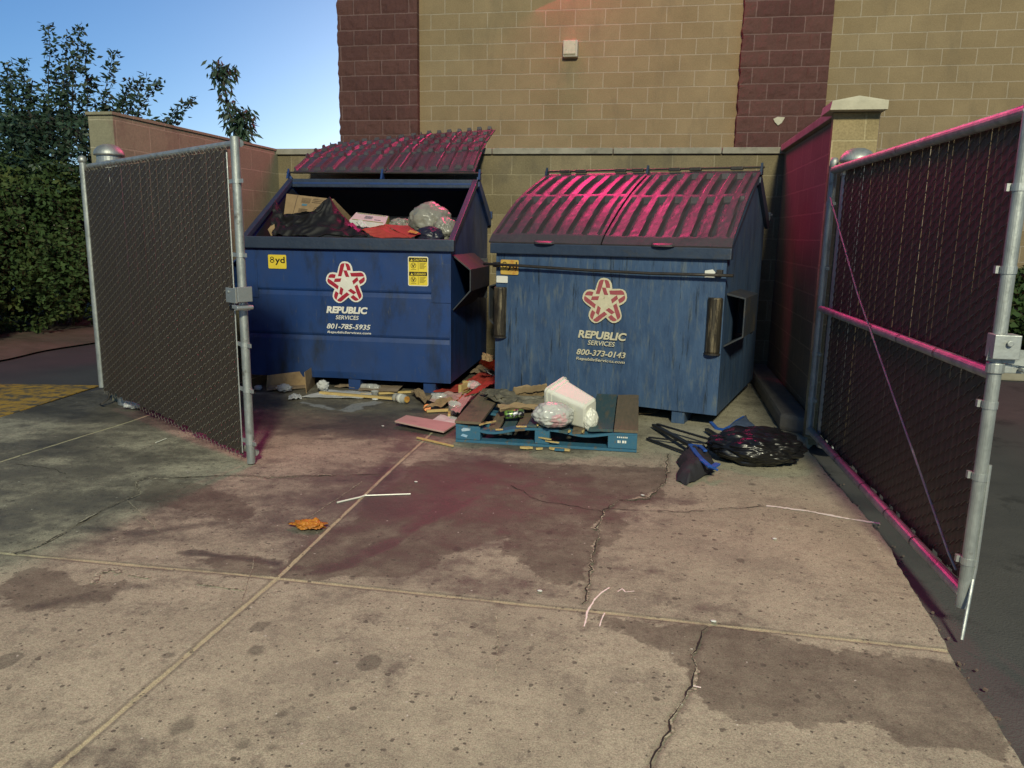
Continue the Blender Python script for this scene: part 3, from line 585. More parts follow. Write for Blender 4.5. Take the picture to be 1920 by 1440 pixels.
# left gate, seen from its outer face
A, B = (-4.31, 5.37), (-2.33, 4.11)
lg = gate_frame(A, B, 'chain_link_gate', 'brown slatted chain link gate standing open before the left bin')
UA = (Vector(B)-Vector(A)).normalized(); U3 = Vector((UA.x, UA.y, 0)); N3 = Vector((U3.y, -U3.x, 0))   # towards the camera
def on(A_, s, off, z, side=1): return Vector((A_[0], A_[1], 0)) + U3*s + N3*off + Vector((0, 0, z))
LL = (Vector(B)-Vector(A)).length
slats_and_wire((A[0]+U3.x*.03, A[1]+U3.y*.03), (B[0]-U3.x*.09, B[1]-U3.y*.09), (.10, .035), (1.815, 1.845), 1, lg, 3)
def part_tube(name, pts, r, mat, t, n=14, smooth=True):
    return world_child(MB().tube(pts, r, n).build(name, mat, smooth=False), t)
part_tube('far_post', [on(A, 0, 0, .13), on(A, 0, 0, 1.87)], .024, M['galv_dull'], lg)
world_child(MB().lathe(on(A, 0, 0, 1.87), [(.027, 0), (.033, .02), (.026, .045), (0, .055)], 14).build('post_cap', M['galv'], smooth=True), lg)
part_tube('top_rail', [on(A, .0, -.032, 1.842), on(A, LL, -.032, 1.868)], .021, M['galv_dull'], lg)
part_tube('bottom_rail', [on(A, .0, -.034, .13), on(A, LL, -.034, .07)], .021, M['galv_dull'], lg)
part_tube('middle_rail', [on(A, .0, -.034, .98), on(A, LL, -.034, .95)], .019, M['galv_dull'], lg)
part_tube('inner_stile', [on(A, LL-.075, -.03, .09), on(A, LL-.075, -.03, 1.84)], .017, M['galv_dull'], lg)
part_tube('latch_post', [on(A, LL, 0, .012), on(A, LL, 0, 1.90)], .0245, M['galv_dull'], lg, 22)
part_tube('tension_bar', [on(A, LL-.085, .008, .06), on(A, LL-.085, .008, 1.82)], .004, M['galv'], lg, 6)
for z in (.14, .46, .73, 1.05, 1.25, 1.66):
    bd = MB(); c = on(A, LL, 0, z); bd.lathe(c-Vector((0, 0, .012)), [(.0275, 0), (.0275, .024)], 18); bd.box(on(A, LL-.06, 0, z), (.07, .012, .022), rz=math.atan2(U3.y, U3.x))
    bd.box(on(A, LL+.045, 0, z), (.035, .01, .022), rz=math.atan2(U3.y, U3.x)); world_child(bd.build('tension_band', M['galv'], smooth=False), lg)
lt = MB(); c = on(A, LL-.03, .052, 1.02); lt.box(c, (.115, .014, .085), rz=math.atan2(U3.y, U3.x)); lt.box(on(A, LL+.06, .02, 1.03), (.012, .09, .085), rz=math.atan2(U3.y, U3.x)); lt.box(on(A, LL+.025, .045, .955), (.11, .02, .02), rz=math.atan2(U3.y, U3.x)); lt.tube([on(A, LL-.055, .059, 1.04), on(A, LL-.055, .064, 1.04)], .008, 10)
lt.tube([on(A, LL+.07, -.02, .955), on(A, LL+.07, .08, .955)], .013, 10)
world_child(lt.build('latch', M['galv'], bevel=.003), lg)
dr = MB(); dr.tube([on(A, .10, -.05, .25), on(A, .11, .0, .05), on(A, .10, .06, .012), on(A, .17, .07, .03)], .009, 8); world_child(dr.build('cane_bolt', M['steel_dark']), lg)
# right gate, seen from its frame side
A2, B2_ = (1.125, 5.50), (1.215, 2.97)
rg = gate_frame(A2, B2_, 'chain_link_gate', 'dark slatted gate swung wide on the right, its frame rails and brace rod showing')
d2 = (Vector(B2_)-Vector(A2)); L2 = d2.length; d2.normalize(); V3 = Vector((d2.x, d2.y, 0)); W3 = Vector((d2.y, -d2.x, 0))  # W3 points to -x (inside)
if W3.x > 0: W3 = -W3
def o2(s, off, z): return Vector((A2[0], A2[1], 0)) + V3*s + W3*off + Vector((0, 0, z))
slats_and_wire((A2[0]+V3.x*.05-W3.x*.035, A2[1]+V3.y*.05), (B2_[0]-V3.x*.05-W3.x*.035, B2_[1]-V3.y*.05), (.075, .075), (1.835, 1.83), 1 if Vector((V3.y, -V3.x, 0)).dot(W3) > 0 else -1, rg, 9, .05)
part_tube('hinge_stile', [o2(0, 0, .05), o2(0, 0, 1.90)], .0245, M['galv_dull'], rg, 18)
world_child(MB().lathe(o2(0, 0, 1.90), [(.027, -.06), (.028, -.01), (.02, .012), (0, .016)], 14).build('post_cap', M['galv'], smooth=True), rg)
part_tube('latch_post', [o2(L2, 0, .035), o2(L2, 0, 1.88)], .0230, M['galv_dull'], rg, 22)
world_child(MB().lathe(o2(L2, 0, 1.88), [(.0240, -.03), (.0240, .0), (.015, .012), (0, .016)], 14).build('post_cap', M['galv'], smooth=True), rg)
part_tube('top_rail', [o2(.0, 0, 1.835), o2(L2, 0, 1.83)], .0245, M['galv_dull'], rg, 16)
part_tube('middle_rail', [o2(.0, 0, .93), o2(L2, 0, .93)], .0225, M['galv_dull'], rg, 16)
part_tube('bottom_rail', [o2(.0, 0, .085), o2(L2, 0, .085)], .0245, M['galv_dull'], rg, 16)
part_tube('brace_rod', [o2(.03, .012, 1.66), o2(.9, .030, 1.10), o2(L2-.12, .022, .20), o2(L2-.06, .012, .155)], .0048, M['galv_dull'], rg, 8)
for z, s in [(.93, .45*L2), (.93, .62*L2), (.93, .80*L2), (.085, .3*L2), (.085, .5*L2), (.085, .66*L2), (.085, .8*L2), (1.835, .5*L2)]:
    tw = MB().tube([o2(s-.004, 0, z), o2(s+.004, 0, z)], .0262, 14, cap=False); world_child(tw.build('tie_wire', M['steel_dark']), rg)
for z in (.22, .55, .82, 1.30, 1.58):
    bd = MB(); bd.lathe(o2(L2, 0, z)-Vector((0, 0, .013)), [(.0262, 0), (.0262, .026)], 18); bd.box(o2(L2-.022, .027, z), (.018, .018, .026)); world_child(bd.build('tension_band', M['galv']), rg)
for z in (.30, .62, 1.20, 1.62):
    bd = MB(); bd.lathe(o2(0, 0, z)-Vector((0, 0, .014)), [(.028, 0), (.028, .028)], 14); bd.box(o2(.035, -.01, z), (.02, .04, .02)); world_child(bd.build('hinge', M['galv_dull']), rg)
lt = MB(); lt.box(o2(L2+.015, -.01, 1.035), (.085, .07, .085)); lt.lathe(o2(L2, 0, .955)-Vector((0, 0, .018)), [(.030, 0), (.030, .036)], 16); lt.box(o2(L2, -.06, .955), (.08, .022, .034)); lt.tube([o2(L2+.02, -.075, .955), o2(L2+.06, -.075, .955)], .009, 8)
lt.tube([o2(L2+.058, -.012, 1.05), o2(L2+.064, -.012, 1.05)], .011, 10)
world_child(lt.build('latch', M['galv'], bevel=.004), rg)
lb = MB(); lb.bar(o2(L2+.01, .035, 1.01), o2(L2+.10, -.62, .93), .006, .055); world_child(lb.build('latch_bar', M['galv_dull']), rg)
part_tube('drop_rod', [o2(L2+.016, -.022, .60), o2(L2+.016, -.022, .20), o2(L2+.018, -.018, .155), o2(L2+.10, .03, -.05)], .0065, M['galv'], rg, 8)

# ------------------------------------------------------------ lettering
def text_mesh(name, s, height, width, mat, shear=0.0, bold=0.0, depth=.0015):
    cu = bpy.data.curves.new(name, 'FONT'); cu.body = s; cu.size = 1; cu.shear = shear; cu.offset = bold; cu.extrude = .01; cu.space_character = 1.0; cu.resolution_u = 3
    ob = bpy.data.objects.new(name, cu); col.objects.link(ob); dg = bpy.context.evaluated_depsgraph_get()
    me = bpy.data.meshes.new_from_object(ob.evaluated_get(dg)); bpy.data.objects.remove(ob); bpy.data.curves.remove(cu)
    n = len(me.vertices); c = np.zeros(n*3, np.float32); me.vertices.foreach_get('co', c); c = c.reshape(-1, 3)
    mn, mx = c.min(0), c.max(0)
    c[:, 0] = (c[:, 0]-mn[0])/(mx[0]-mn[0])*width; c[:, 1] = (c[:, 1]-mn[1])/(mx[1]-mn[1])*height; z = np.where(c[:, 2] > 0, 1, 0)*depth
    out = np.stack([c[:, 0], -z, c[:, 1]], -1); me.vertices.foreach_set('co', out.reshape(-1).astype(np.float32)); me.update()
    me.name = name; me.materials.clear(); me.materials.append(mat)
    return me
def put_text(parent, name, s, x, z, width, height, mat, y=-.001, **kw):
    me = text_mesh(name, s, height, width, mat, **kw)
    me.transform(Matrix.Translation((x, y, z))); o = bpy.data.objects.new(name, me); col.objects.link(o); o.parent = parent; return o
def flat(m, pts, y, t=.0006, mi=0):      # pts (x,z) on the front plane
    return m.prism([(a, y, b) for a, b in pts], (0, -1, 0), t, mi)
def rrect(x0, x1, z0, z1, r, n=4):
    o = []
    for cx, cz, a0 in ((x1-r, z1-r, 0), (x0+r, z1-r, 90), (x0+r, z0+r, 180), (x1-r, z0+r, 270)):
        for k in range(n+1): t = rad(a0+90*k/n); o.append((cx+r*math.cos(t), cz+r*math.sin(t)))
    return o
def star_logo(parent, cx, cz, R, wm, rm):
    o_ = MB(); o_r = MB(); K = 375.0
    def loc(p, k):
        x, y = (p[0]-566)/K, (522-p[1])/K; a = -rad(72*k); return (cx + R*(x*math.cos(a)-y*math.sin(a)), cz + R*(x*math.sin(a)+y*math.cos(a)))
    outline = [(385, 420), (405, 340), (432, 240), (455, 190), (490, 158), (540, 148), (595, 156), (640, 185), (668, 235), (680, 300), (682, 330), (640, 420), (600, 540), (520, 540)]
    L_ = [(415, 402), (440, 310), (462, 215), (480, 192), (505, 181), (542, 180), (528, 235), (512, 295), (478, 402)]
    Bw = [(550, 180), (590, 183), (618, 200), (638, 240), (648, 298), (585, 300), (568, 240), (553, 195)]
    Lg_ = [(515, 300), (575, 300), (620, 410), (556, 410), (530, 345)]
    for k in range(5):
        flat(o_, [loc(p, k) for p in outline], -.0010-.00035*k)
    w_ = o_.build('logo', wm, parent)
    for k in range(5):
        for P in (L_, Bw, Lg_): flat(o_r, [loc(p, k) for p in P], -.0034)
    o_r.build('ribbons', rm, w_)

# ------------------------------------------------------------ dumpsters
W_, HF, YR, ZR, YB, ZB = 1.88, 1.235, 1.02, 1.86, 1.66, 1.60     # width, front height, ridge depth/height, back depth/height
def bin_frame(Rxy, ang, name, label, W):
    a = rad(ang); ox, oy = Rxy[0]-W*math.cos(a), Rxy[1]-W*math.sin(a)
    return thing(name, label, 'dumpster', (ox, oy, 0), a)
def bin_body(t, W, mat, matin, front_fn=None):
    z0 = .10
    prof = [(0, z0), (0, HF), (YR, ZR), (YB, ZB), (YB, z0)]
    th = .012
    m = MB()
    # side plates
    for x in (0, W-th): m.prism([(x, y, z) for y, z in prof], (1, 0, 0), th)
    # back plate, rear slope, floor
    m.bb(th, W-th, YB-th, YB, z0, ZB); m.prism([(th, YR, ZR-.02), (th, YB, ZB-.02), (th, YB, ZB), (th, YR, ZR)], (1, 0, 0), W-2*th)
    m.bb(th, W-th, .02, YB-th, z0+.001, z0+.03)
    b = m.build('body', mat, t, bevel=.003)
    # front plate with pressed creases
    f = MB()
    if front_fn:
        f.grid(60, 90, lambda u, v: (th*0+u*W, front_fn(u*W, z0+v*(HF-z0)), z0+v*(HF-z0)), thick=(0, .010, 0))
    f.build('front_panel', mat, t, smooth=False)
    # added dark sheets inside: shade of the hollow put into their colour
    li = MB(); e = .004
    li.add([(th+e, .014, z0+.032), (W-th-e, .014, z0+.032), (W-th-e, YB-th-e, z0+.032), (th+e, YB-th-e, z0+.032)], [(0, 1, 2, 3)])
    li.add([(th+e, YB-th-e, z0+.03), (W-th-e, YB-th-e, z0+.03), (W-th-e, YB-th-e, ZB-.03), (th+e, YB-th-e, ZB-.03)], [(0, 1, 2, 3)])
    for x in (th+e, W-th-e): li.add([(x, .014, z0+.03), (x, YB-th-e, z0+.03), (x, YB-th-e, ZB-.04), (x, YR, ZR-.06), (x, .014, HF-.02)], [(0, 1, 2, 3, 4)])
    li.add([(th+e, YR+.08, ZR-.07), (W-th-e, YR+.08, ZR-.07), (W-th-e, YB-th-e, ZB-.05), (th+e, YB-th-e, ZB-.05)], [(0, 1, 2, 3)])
    li.build('shade_lining', matin, t)
    return b
def bin_rim(t, W, mat, lipz0=HF, lipz1=1.335):
    m = MB(); m.bb(-.035, W+.035, -.045, .03, lipz0, lipz1); m.build('front_lip', mat, t, bevel=.008)
    for x in (-.02, W-.03):
        s_ = MB(); s_.prism([(x, .03, lipz1-.055), (x, YR, ZR-.03), (x, YR, ZR+.028), (x, .03, lipz1)], (1, 0, 0), .05); s_.build('side_rim', mat, t, bevel=.005)
    r_ = MB(); r_.bb(-.02, W+.02, YR+.001, YR+.075, ZR-.05, ZR+.032); r_.build('ridge_beam', mat, t, bevel=.01)
def lid_panel(parent, name, C0, C1, C2, C3, nribs, arch, mat, style, seed, thick=.012):
    # C0 front-left, C1 front-right, C2 rear-right, C3 rear-left corners
    C0, C1, C2, C3 = map(Vector, (C0, C1, C2, C3)); Nn = (C1-C0).cross(C3-C0).normalized()
    if Nn.z < 0: Nn = -Nn
    def fn(u, v):
        p = (C0*(1-u)+C1*u)*(1-v) + (C3*(1-u)+C2*u)*v
        h = arch*math.sin(math.pi*v)
        if style == 'outer':
            k = (u-.03)/.94*nribs; fr = k % 1; edge = 1.0 if 0 <= k <= nribs else 0.0
            wd = .30 if v > .56 else .17+.14*(v/.56)
            seg = (.07 < v < .535) or (.575 < v < .955)
            if seg and edge:
                d = abs(fr-.5)-(.5-wd); fade = min(1, min(abs(v-.07), abs(v-.535), abs(v-.575), abs(v-.955))/.02)
                if 0 < d: h -= .040*min(1, d/.04)*fade*(1 if 0.6 < k < nribs-.4 else .6)
            if v < .06: h -= .018*(1-v/.06)
        else:    # underside: ribs turned over, with rows of block pockets
            k = (u-.02)/.96*nribs; fr = k % 1; row = v*5
            if fr > .42 and .05 < v < .95:
                h += .028*min(1, (fr-.42)/.08, (1-fr)/.05+.0)
                if (row % 1) > .70 and v > .30 and .50 < fr < .92: h += .026
            elif .05 < v < .95 and (row % 1) > .82 and v > .3: h += .012
        h += .010*noise.noise(Vector((u*3, v*3, seed))) + .002*noise.noise(Vector((u*25, v*25, seed)))
        return p + Nn*h
    g = MB(); g.grid(nribs*16, 90, fn, thick=-Nn*thick); return g.build(name, mat, parent)

# --- left bin: lids thrown open
t1 = bin_frame((-1.69, 6.38), 1.5, 'dumpster', 'glossy dark blue dumpster with its lids thrown open, full of rubbish', 1.88)
def front1(x, z):
    y = 0.0
    for zc_ in (.885, .495):
        d = z-zc_
        if -.012 < d < .0: y += .016*(-d/.012)
        if -.05 < d <= -.012: y += .016*(1-(-d-.012)/.038)
        if 0 <= d < .006: y -= .004
    if z < .16: y += .02*math.exp(-((x-.85)/.3)**2)*(.16-z)/.06
    y += .004*noise.noise(Vector((x*2.2, z*2.2, 3))) + .0015*noise.noise(Vector((x*9, z*9, 1)))
    return y
def front2(x, z):
    return .010*noise.noise(Vector((x*1.3, z*1.3, 9))) + .0015*noise.noise(Vector((x*8, z*8, 2)))
bin_body(t1, 1.88, M['blue_new'], M['inside'], front1); bin_rim(t1, 1.88, M['blue_rim'])
pt_ = MB().bb(1.71, 1.882, -.008, .001, .80, 1.13); pt_.build('corner_plate', M['blue_new'], t1, bevel=.002)
MB().bb(-.002, .13, -.008, .001, .80, 1.13).build('corner_plate', M['blue_new'], t1, bevel=.002)
def pocket(t, xin, sgn, y0, y1, zi1, zo1, zo0, zi0, w_, mat):
    th = .010; m = MB()
    def P(a, z, y): return (xin + sgn*a, y, z)
    sec = [(0, zi1), (w_, zo1), (w_, zo0), (0, zi0)]; inn = [(0, zi1-th*1.4), (w_-th, zo1-th*.8), (w_-th, zo0+th*.8), (0, zi0+th*1.4)]
    v = []; 
    for y in (y0, y1):
        v += [P(a, z, y) for a, z in sec] + [P(a, z, y) for a, z in inn]
    f = []
    for i in range(3): f += [(i, i+1, i+9, i+8), (i+4, i+12, i+13, i+5)]
    for o in (0, 8): f += [(o+i, o+i+4, o+i+5, o+i+1) for i in range(3)]
    m.add(v, f); m.bb(min(xin, xin+sgn*w_*.9), max(xin, xin+sgn*w_*.9), y1-.03, y1-.02, zi0+.05, zi1-.05)
    return m.build('fork_pocket', mat, t, bevel=.0015)
pocket(t1, 1.883, 1, .07, .95, 1.205, 1.085, .90, .73, .155, M['blue_grime']); pocket(t1, -.003, -1, .07, .95, 1.205, 1.085, .90, .73, .165, M['blue_new'])
for x in (.30, .99, 1.68): MB().bb(x-.055, x+.055, .03, .26, 0, .099).build('skid', M['blue_new'], t1, bevel=.004)
for x in (.30, 1.68): MB().bb(x-.055, x+.055, 1.35, 1.6, 0, .099).build('skid', M['steel_dark'], t1, bevel=.004)
def ridge_hardware(t, W, mat, top=.13):
    for x in (-.03, W/2, W+.03):
        e = MB(); e.prism([(x-.009, YR-.0, ZR+.033), (x-.009, YR+.09, ZR+.033), (x-.009, YR+.07, ZR+top*.6), (x-.009, YR+.045, ZR+top), (x-.009, YR+.02, ZR+top*.6)], (1, 0, 0), .018); e.build('hinge_ear', mat, t)
    MB().tube([(-.05, YR+.05, ZR+top*.72), (W+.05, YR+.05, ZR+top*.72)], .009, 8).build('hinge_rod', M['steel_dark'], t)
    for x in (W+.002, -.030):
        a = MB(); a.prism([(x, YR+.05, ZR+.06), (x, YB+.05, ZB-.03), (x, YB+.05, ZB-.13), (x, YB-.0, ZB-.13), (x, YR+.03, ZR-.03)], (1, 0, 0), .028); a.build('rear_arm', mat, t, bevel=.003)
        a = MB(); a.box((x+.014, YB+.06, ZB-.02), (.05, .06, .07)); a.tube([(x-.01, YB+.08, ZB-.01), (x+.05, YB+.08, ZB-.01)], .016, 10); a.build('bracket', mat, t)
ridge_hardware(t1, 1.88, M['blue_new'])
zt = ZR+.10; yt = YR+.06
mid0 = (.96, yt, zt+.0); l1 = 1.0
lid_panel(t1, 'lid', (.0, yt, zt-.005), (.955, yt, zt), (1.06, yt+.98, zt+.455), (.055, yt+.96, zt+.345), 7, .035, M['lid'], 'inner', 2.0)
lid_panel(t1, 'lid', (.965, yt, zt), (1.86, yt, zt+.012), (1.875, yt+1.0, zt+.525), (1.08, yt+.99, zt+.465), 7, .045, M['lid'], 'inner', 6.0)
# markings
put_text(t1, 'lettering', 'REPUBLIC', .762, .682, .378, .062, M['white_vinyl'], y=-.006, shear=.18, bold=.05)
put_text(t1, 'lettering', 'SERVICES', .846, .630, .212, .036, M['white_vinyl'], y=-.006, shear=.18, bold=.012)
put_text(t1, 'lettering', '801-785-5935', .762, .545, .402, .046, M['white_vinyl'], y=-.006, shear=.25, bold=.02)
put_text(t1, 'lettering', 'RepublicServices.com', .764, .500, .402, .026, M['white_vinyl'], y=-.003, shear=.2, bold=.015)
star_logo(t1, .955, .945, .190, M['white_vinyl'], M['red_vinyl'])
for o in list(t1.children):
    if o.name.startswith('logo'): o.location.y = -.006
def size_sticker(t, x0, x1, z0, z1, mat, y=-.004):
    m = MB(); flat(m, rrect(x0, x1, z0, z1, .010), y, .001); s_ = m.build('size_sticker', mat, t)
    o = put_text(t, 'lettering', 'yd', x0+(x1-x0)*.38, z0+(z1-z0)*.26, (x1-x0)*.54, (z1-z0)*.60, M['black_ink'], y=y-.0012, bold=.02, depth=.0006); o.parent = s_
    H = z1-z0; k = MB(); cx = x0+(x1-x0)*.22
    for cz, rx_, rz_, st in ((z0+H*.545, .0205, H*.130, .0072), (z0+H*.745, .0175, H*.110, .0066)):
        for i in range(22):
            a, b_ = 2*math.pi*i/22, 2*math.pi*(i+1)/22
            flat(k, [(cx+rx_*math.cos(a), cz+rz_*math.sin(a)), (cx+rx_*math.cos(b_), cz+rz_*math.sin(b_)), (cx+(rx_-st)*math.cos(b_), cz+(rz_-st)*math.sin(b_)), (cx+(rx_-st)*math.cos(a), cz+(rz_-st)*math.sin(a))], y-.0012-(0 if rx_ > .02 else .0003), .0006)
    k.build('lettering', M['black_ink'], s_)
    return s_
size_sticker(t1, .239, .407, 1.058, 1.178, M['yellow_vinyl'])
def caution(t, x0, x1, z0, z1, y=-.004):
    m = MB(); flat(m, rrect(x0-.006, x1+.006, z0-.006, z1+.006, .014), y, .001); flat(m, rrect(x0, x1, z0, z1, .010), y-.0012, .0006, mi=1)
    s_ = m.build('caution_sticker', [M['white_vinyl'], M['yellow_vinyl']], t)
    k = MB(); h = z1-z0; mid = (z0+z1)/2
    for zt_, wd in ((z1-.004, 'CAUTION'), (mid-.004, 'CUIDADO')):
        flat(k, [(x0+.004, zt_-.034), (x1-.004, zt_-.034), (x1-.004, zt_), (x0+.004, zt_)], y-.002, .0004)
        o = put_text(t, 'lettering', wd, x0+.045, zt_-.027, .105, .019, M['yellow_vinyl'], y=y-.003, bold=.02, depth=.0004); o.parent = s_
        tr = MB(); flat(tr, [(x0+.016, zt_-.028), (x0+.038, zt_-.028), (x0+.027, zt_-.008)], y-.003, .0004); tr.build('warning_triangle', M['yellow_vinyl'], s_)
        c = (x0+.042, zt_-.066); n = 20
        for i in range(n):
            a, b2 = 2*math.pi*i/n, 2*math.pi*(i+1)/n
            flat(k, [(c[0]+.024*math.cos(a), c[1]+.024*math.sin(a)), (c[0]+.024*math.cos(b2), c[1]+.024*math.sin(b2)), (c[0]+.020*math.cos(b2), c[1]+.020*math.sin(b2)), (c[0]+.020*math.cos(a), c[1]+.020*math.sin(a))], y-.002, .0003)
        flat(k, [(c[0]-.015, c[1]+.012), (c[0]-.010, c[1]+.014), (c[0]+.004, c[1]-.014), (c[0]-.004, c[1]-.016)], y-.002, .0003); flat(k, [(c[0]+.003, c[1]-.012), (c[0]+.014, c[1]+.010), (c[0]+.008, c[1]+.014), (c[0]-.002, c[1]-.004)], y-.0024, .0003)
        flat(k, [(x0+.083, zt_-.108), (x0+.0855, zt_-.108), (x0+.0855, zt_-.036), (x0+.083, zt_-.036)], y-.002, .0003)
        for i in range(6): flat(k, [(x0+.096, zt_-.047-i*.009), (x1-.014-(i % 3)*.008, zt_-.047-i*.009), (x1-.014-(i % 3)*.008, zt_-.044-i*.009), (x0+.096, zt_-.044-i*.009)], y-.002, .0003)
        flat(k, [(x0+.02, zt_-.101), (x0+.066, zt_-.101), (x0+.066, zt_-.098), (x0+.02, zt_-.098)], y-.002, .0003)
    k.build('print', M['black_ink'], s_)
caution(t1, 1.512, 1.678, .945, 1.182)

# --- right bin: lids closed
t2 = bin_frame((.51, 5.71), -15.5, 'dumpster', 'faded streaky blue dumpster with ribbed lids closed, standing nearest the right wall', 1.84)
bin_body(t2, 1.84, M['blue_old'], M['inside'], front2); bin_rim(t2, 1.84, M['blue_rim'], HF, 1.318)
pocket(t2, 1.843, 1, .07, .62, .995, .965, .68, .60, .135, M['blue_grime']); pocket(t2, -.003, -1, .07, .62, .995, .965, .68, .60, .10, M['blue_grime'])
for x, z0_, z1_ in ((1.778, .565, .965), (.045, .565, .965)):
    m = MB(); m.lathe((x, .0, z0_), [(.052, 0), (.055, .01), (.055, z1_-z0_-.01), (.05, z1_-z0_)], 20); m.build('corner_guard', M['rust_guard'], t2, smooth=False)
    MB().lathe((x, 0, z0_-.014), [(.060, 0), (.060, .012)], 20).build('guard_foot', M['steel_dark'], t2)
rod = MB(); rod.tube([(-.075, -.075, 1.150), (.3, -.062, 1.143), (.8, -.055, 1.128), (1.3, -.058, 1.122), (1.6, -.06, 1.126), (1.90, -.066, 1.128)], .0115, 10); rod.build('front_rod', M['steel_dark'], t2, smooth=True)
for x in (.02, 1.80): MB().bb(x-.02, x+.02, -.06, .001, 1.125, 1.165).build('rod_bracket', M['steel_dark'], t2, bevel=.003)
for x in (.30, .99, 1.55): MB().bb(x-.05, x+.05, .02, .26, 0, .099).build('skid', M['blue_old'], t2, bevel=.004)
for x in (.30, 1.55): MB().bb(x-.055, x+.055, 1.35, 1.6, 0, .099).build('skid', M['steel_dark'], t2, bevel=.004)
ridge_hardware(t2, 1.84, M['blue_rim'])
lid_panel(t2, 'lid', (-.045, -.055, 1.345), (.905, -.055, 1.345), (.93, YR+.05, ZR+.07), (-.03, YR+.05, ZR+.07), 7, .055, M['lid'], 'outer', 2.0)
lid_panel(t2, 'lid', (.915, -.055, 1.345), (1.875, -.06, 1.342), (1.87, YR+.05, ZR+.07), (.945, YR+.05, ZR+.07), 7, .045, M['lid'], 'outer', 8.0)
for x in (.36, 1.30):
    m = MB(); m.grid(12, 3, lambda u, v: (x+.17*u-.0, -.055-.035*v*math.sin(math.pi*u)**.5, 1.342-.012*v), thick=(0, 0, -.012)); m.build('lid_handle', M['lid'], t2)
# hinge straps along the ridge
for x in (.10, .25, .62, .78, 1.10, 1.28, 1.62): MB().bb(x, x+.10, YR+.035, YR+.075, ZR+.075, ZR+.105).build('hinge_strap', M['steel_dark'], t2, bevel=.006)
star_logo(t2, .944, .890, .185, M['white_vinyl_old'], M['red_vinyl_old'])
for o in list(t2.children):
    if o.name.startswith('logo'): o.location.y = -.012
OV = M['white_vinyl_old']
put_text(t2, 'lettering', 'REPUBLIC', .735, .600, .395, .062, OV, y=-.012, shear=.18, bold=.035)
put_text(t2, 'lettering', 'SERVICES', .818, .550, .222, .037, OV, y=-.012, shear=.18, bold=.012)
put_text(t2, 'lettering', '800-373-0143', .727, .466, .402, .047, OV, y=-.012, shear=.25, bold=.02)
put_text(t2, 'lettering', 'RepublicServices.com', .724, .418, .400, .030, OV, y=-.012, shear=.2, bold=.015)
size_sticker(t2, .047, .207, 1.068, 1.186, M['yellow_old'], y=-.010)
m = MB(); flat(m, rrect(.010, .112, 1.000, 1.055, .006), -.010, .001); m.build('serial_sticker', M['white_vinyl'], t2)
m = MB(); flat(m, [(1.69, 1.155), (1.745, 1.165), (1.765, 1.145), (1.765, 1.105), (1.69, 1.105)], -.010, .001); m.build('torn_sticker', M['white_vinyl'], t2)

# ------------------------------------------------------------ rubbish
def crumple(name, c, rad3, mat, seed, rz=0, sub=5, fold=.16, freq=2.2, flat_=None, poly=None, squash=1.0, ridge=1.0):
    bm = bmesh.new(); bmesh.ops.create_icosphere(bm, subdivisions=sub, radius=1)
    R = Matrix.Rotation(rz, 3, 'Z'); c = Vector(c); zmin = 1e9
    for v in bm.verts:
        p = v.co.copy(); q = p*freq + Vector((seed, seed*1.7, -seed))
        n = noise.fractal(q, .9, 2.1, 3)*fold
        rdg = (1-abs(noise.noise(q*1.6)*2.2))*fold*.55*ridge + (1-abs(noise.noise(q*3.7+Vector((9, 2, 1)))*2.4))*fold*.25*ridge
        p = p*(1+n+rdg)
        if poly: p = poly(p)
        v.co = Vector((p.x*rad3[0], p.y*rad3[1], p.z*rad3[2])); v.co = R @ v.co; zmin = min(zmin, v.co.z)
    if flat_ is not None:
        cut = zmin + flat_*(2*rad3[2])
        for v in bm.verts:
            if v.co.z < cut: v.co.z = cut + (v.co.z-cut)*.06
        zmin = min(v.co.z for v in bm.verts)
        for v in bm.verts: v.co.z -= zmin
    me = bpy.data.meshes.new(name); bm.to_mesh(me); bm.free(); me.materials.append(mat); me.polygons.foreach_set('use_smooth', [True]*len(me.polygons))
    o = bpy.data.objects.new(name, me); col.objects.link(o); o.location = c; return o
def single(m, name, mat, label, cat, group=None, bevel=0, smooth=False):
    return tag(m.build(name, mat, bevel=bevel, smooth=smooth), label, cat, group)
def sheet(m, P, th=.003, warp=.01, seed=0, n=14, mi=0):   # quad corner points -> gently warped sheet
    P = [Vector(p) for p in P]; nn = (P[1]-P[0]).cross(P[3]-P[0]).normalized()
    if nn.z < 0: nn = -nn
    def fn(u, v):
        p = (P[0]*(1-u)+P[1]*u)*(1-v) + (P[3]*(1-u)+P[2]*u)*v
        return p + nn*(warp*(noise.noise(Vector((u*2.5, v*2.5, seed)))+.5*noise.noise(Vector((u*6, v*6, seed+4)))) + abs(warp)*.6)
    m.grid(n, n, fn, thick=nn*-th, mi=mi); return m
def gz(px, py, z): return G(px, py, z)

# --- inside the left bin: a hidden heap carries what shows
hp = crumple('rubbish_heap', (-2.66, 7.05, .14), (.80, .56, .56), M['matte_bag'], 4.1, sub=5, fold=.12)
hp.location.z = .66
tag(hp, 'dark heap of black bags filling the open bin below the boxes', 'rubbish')
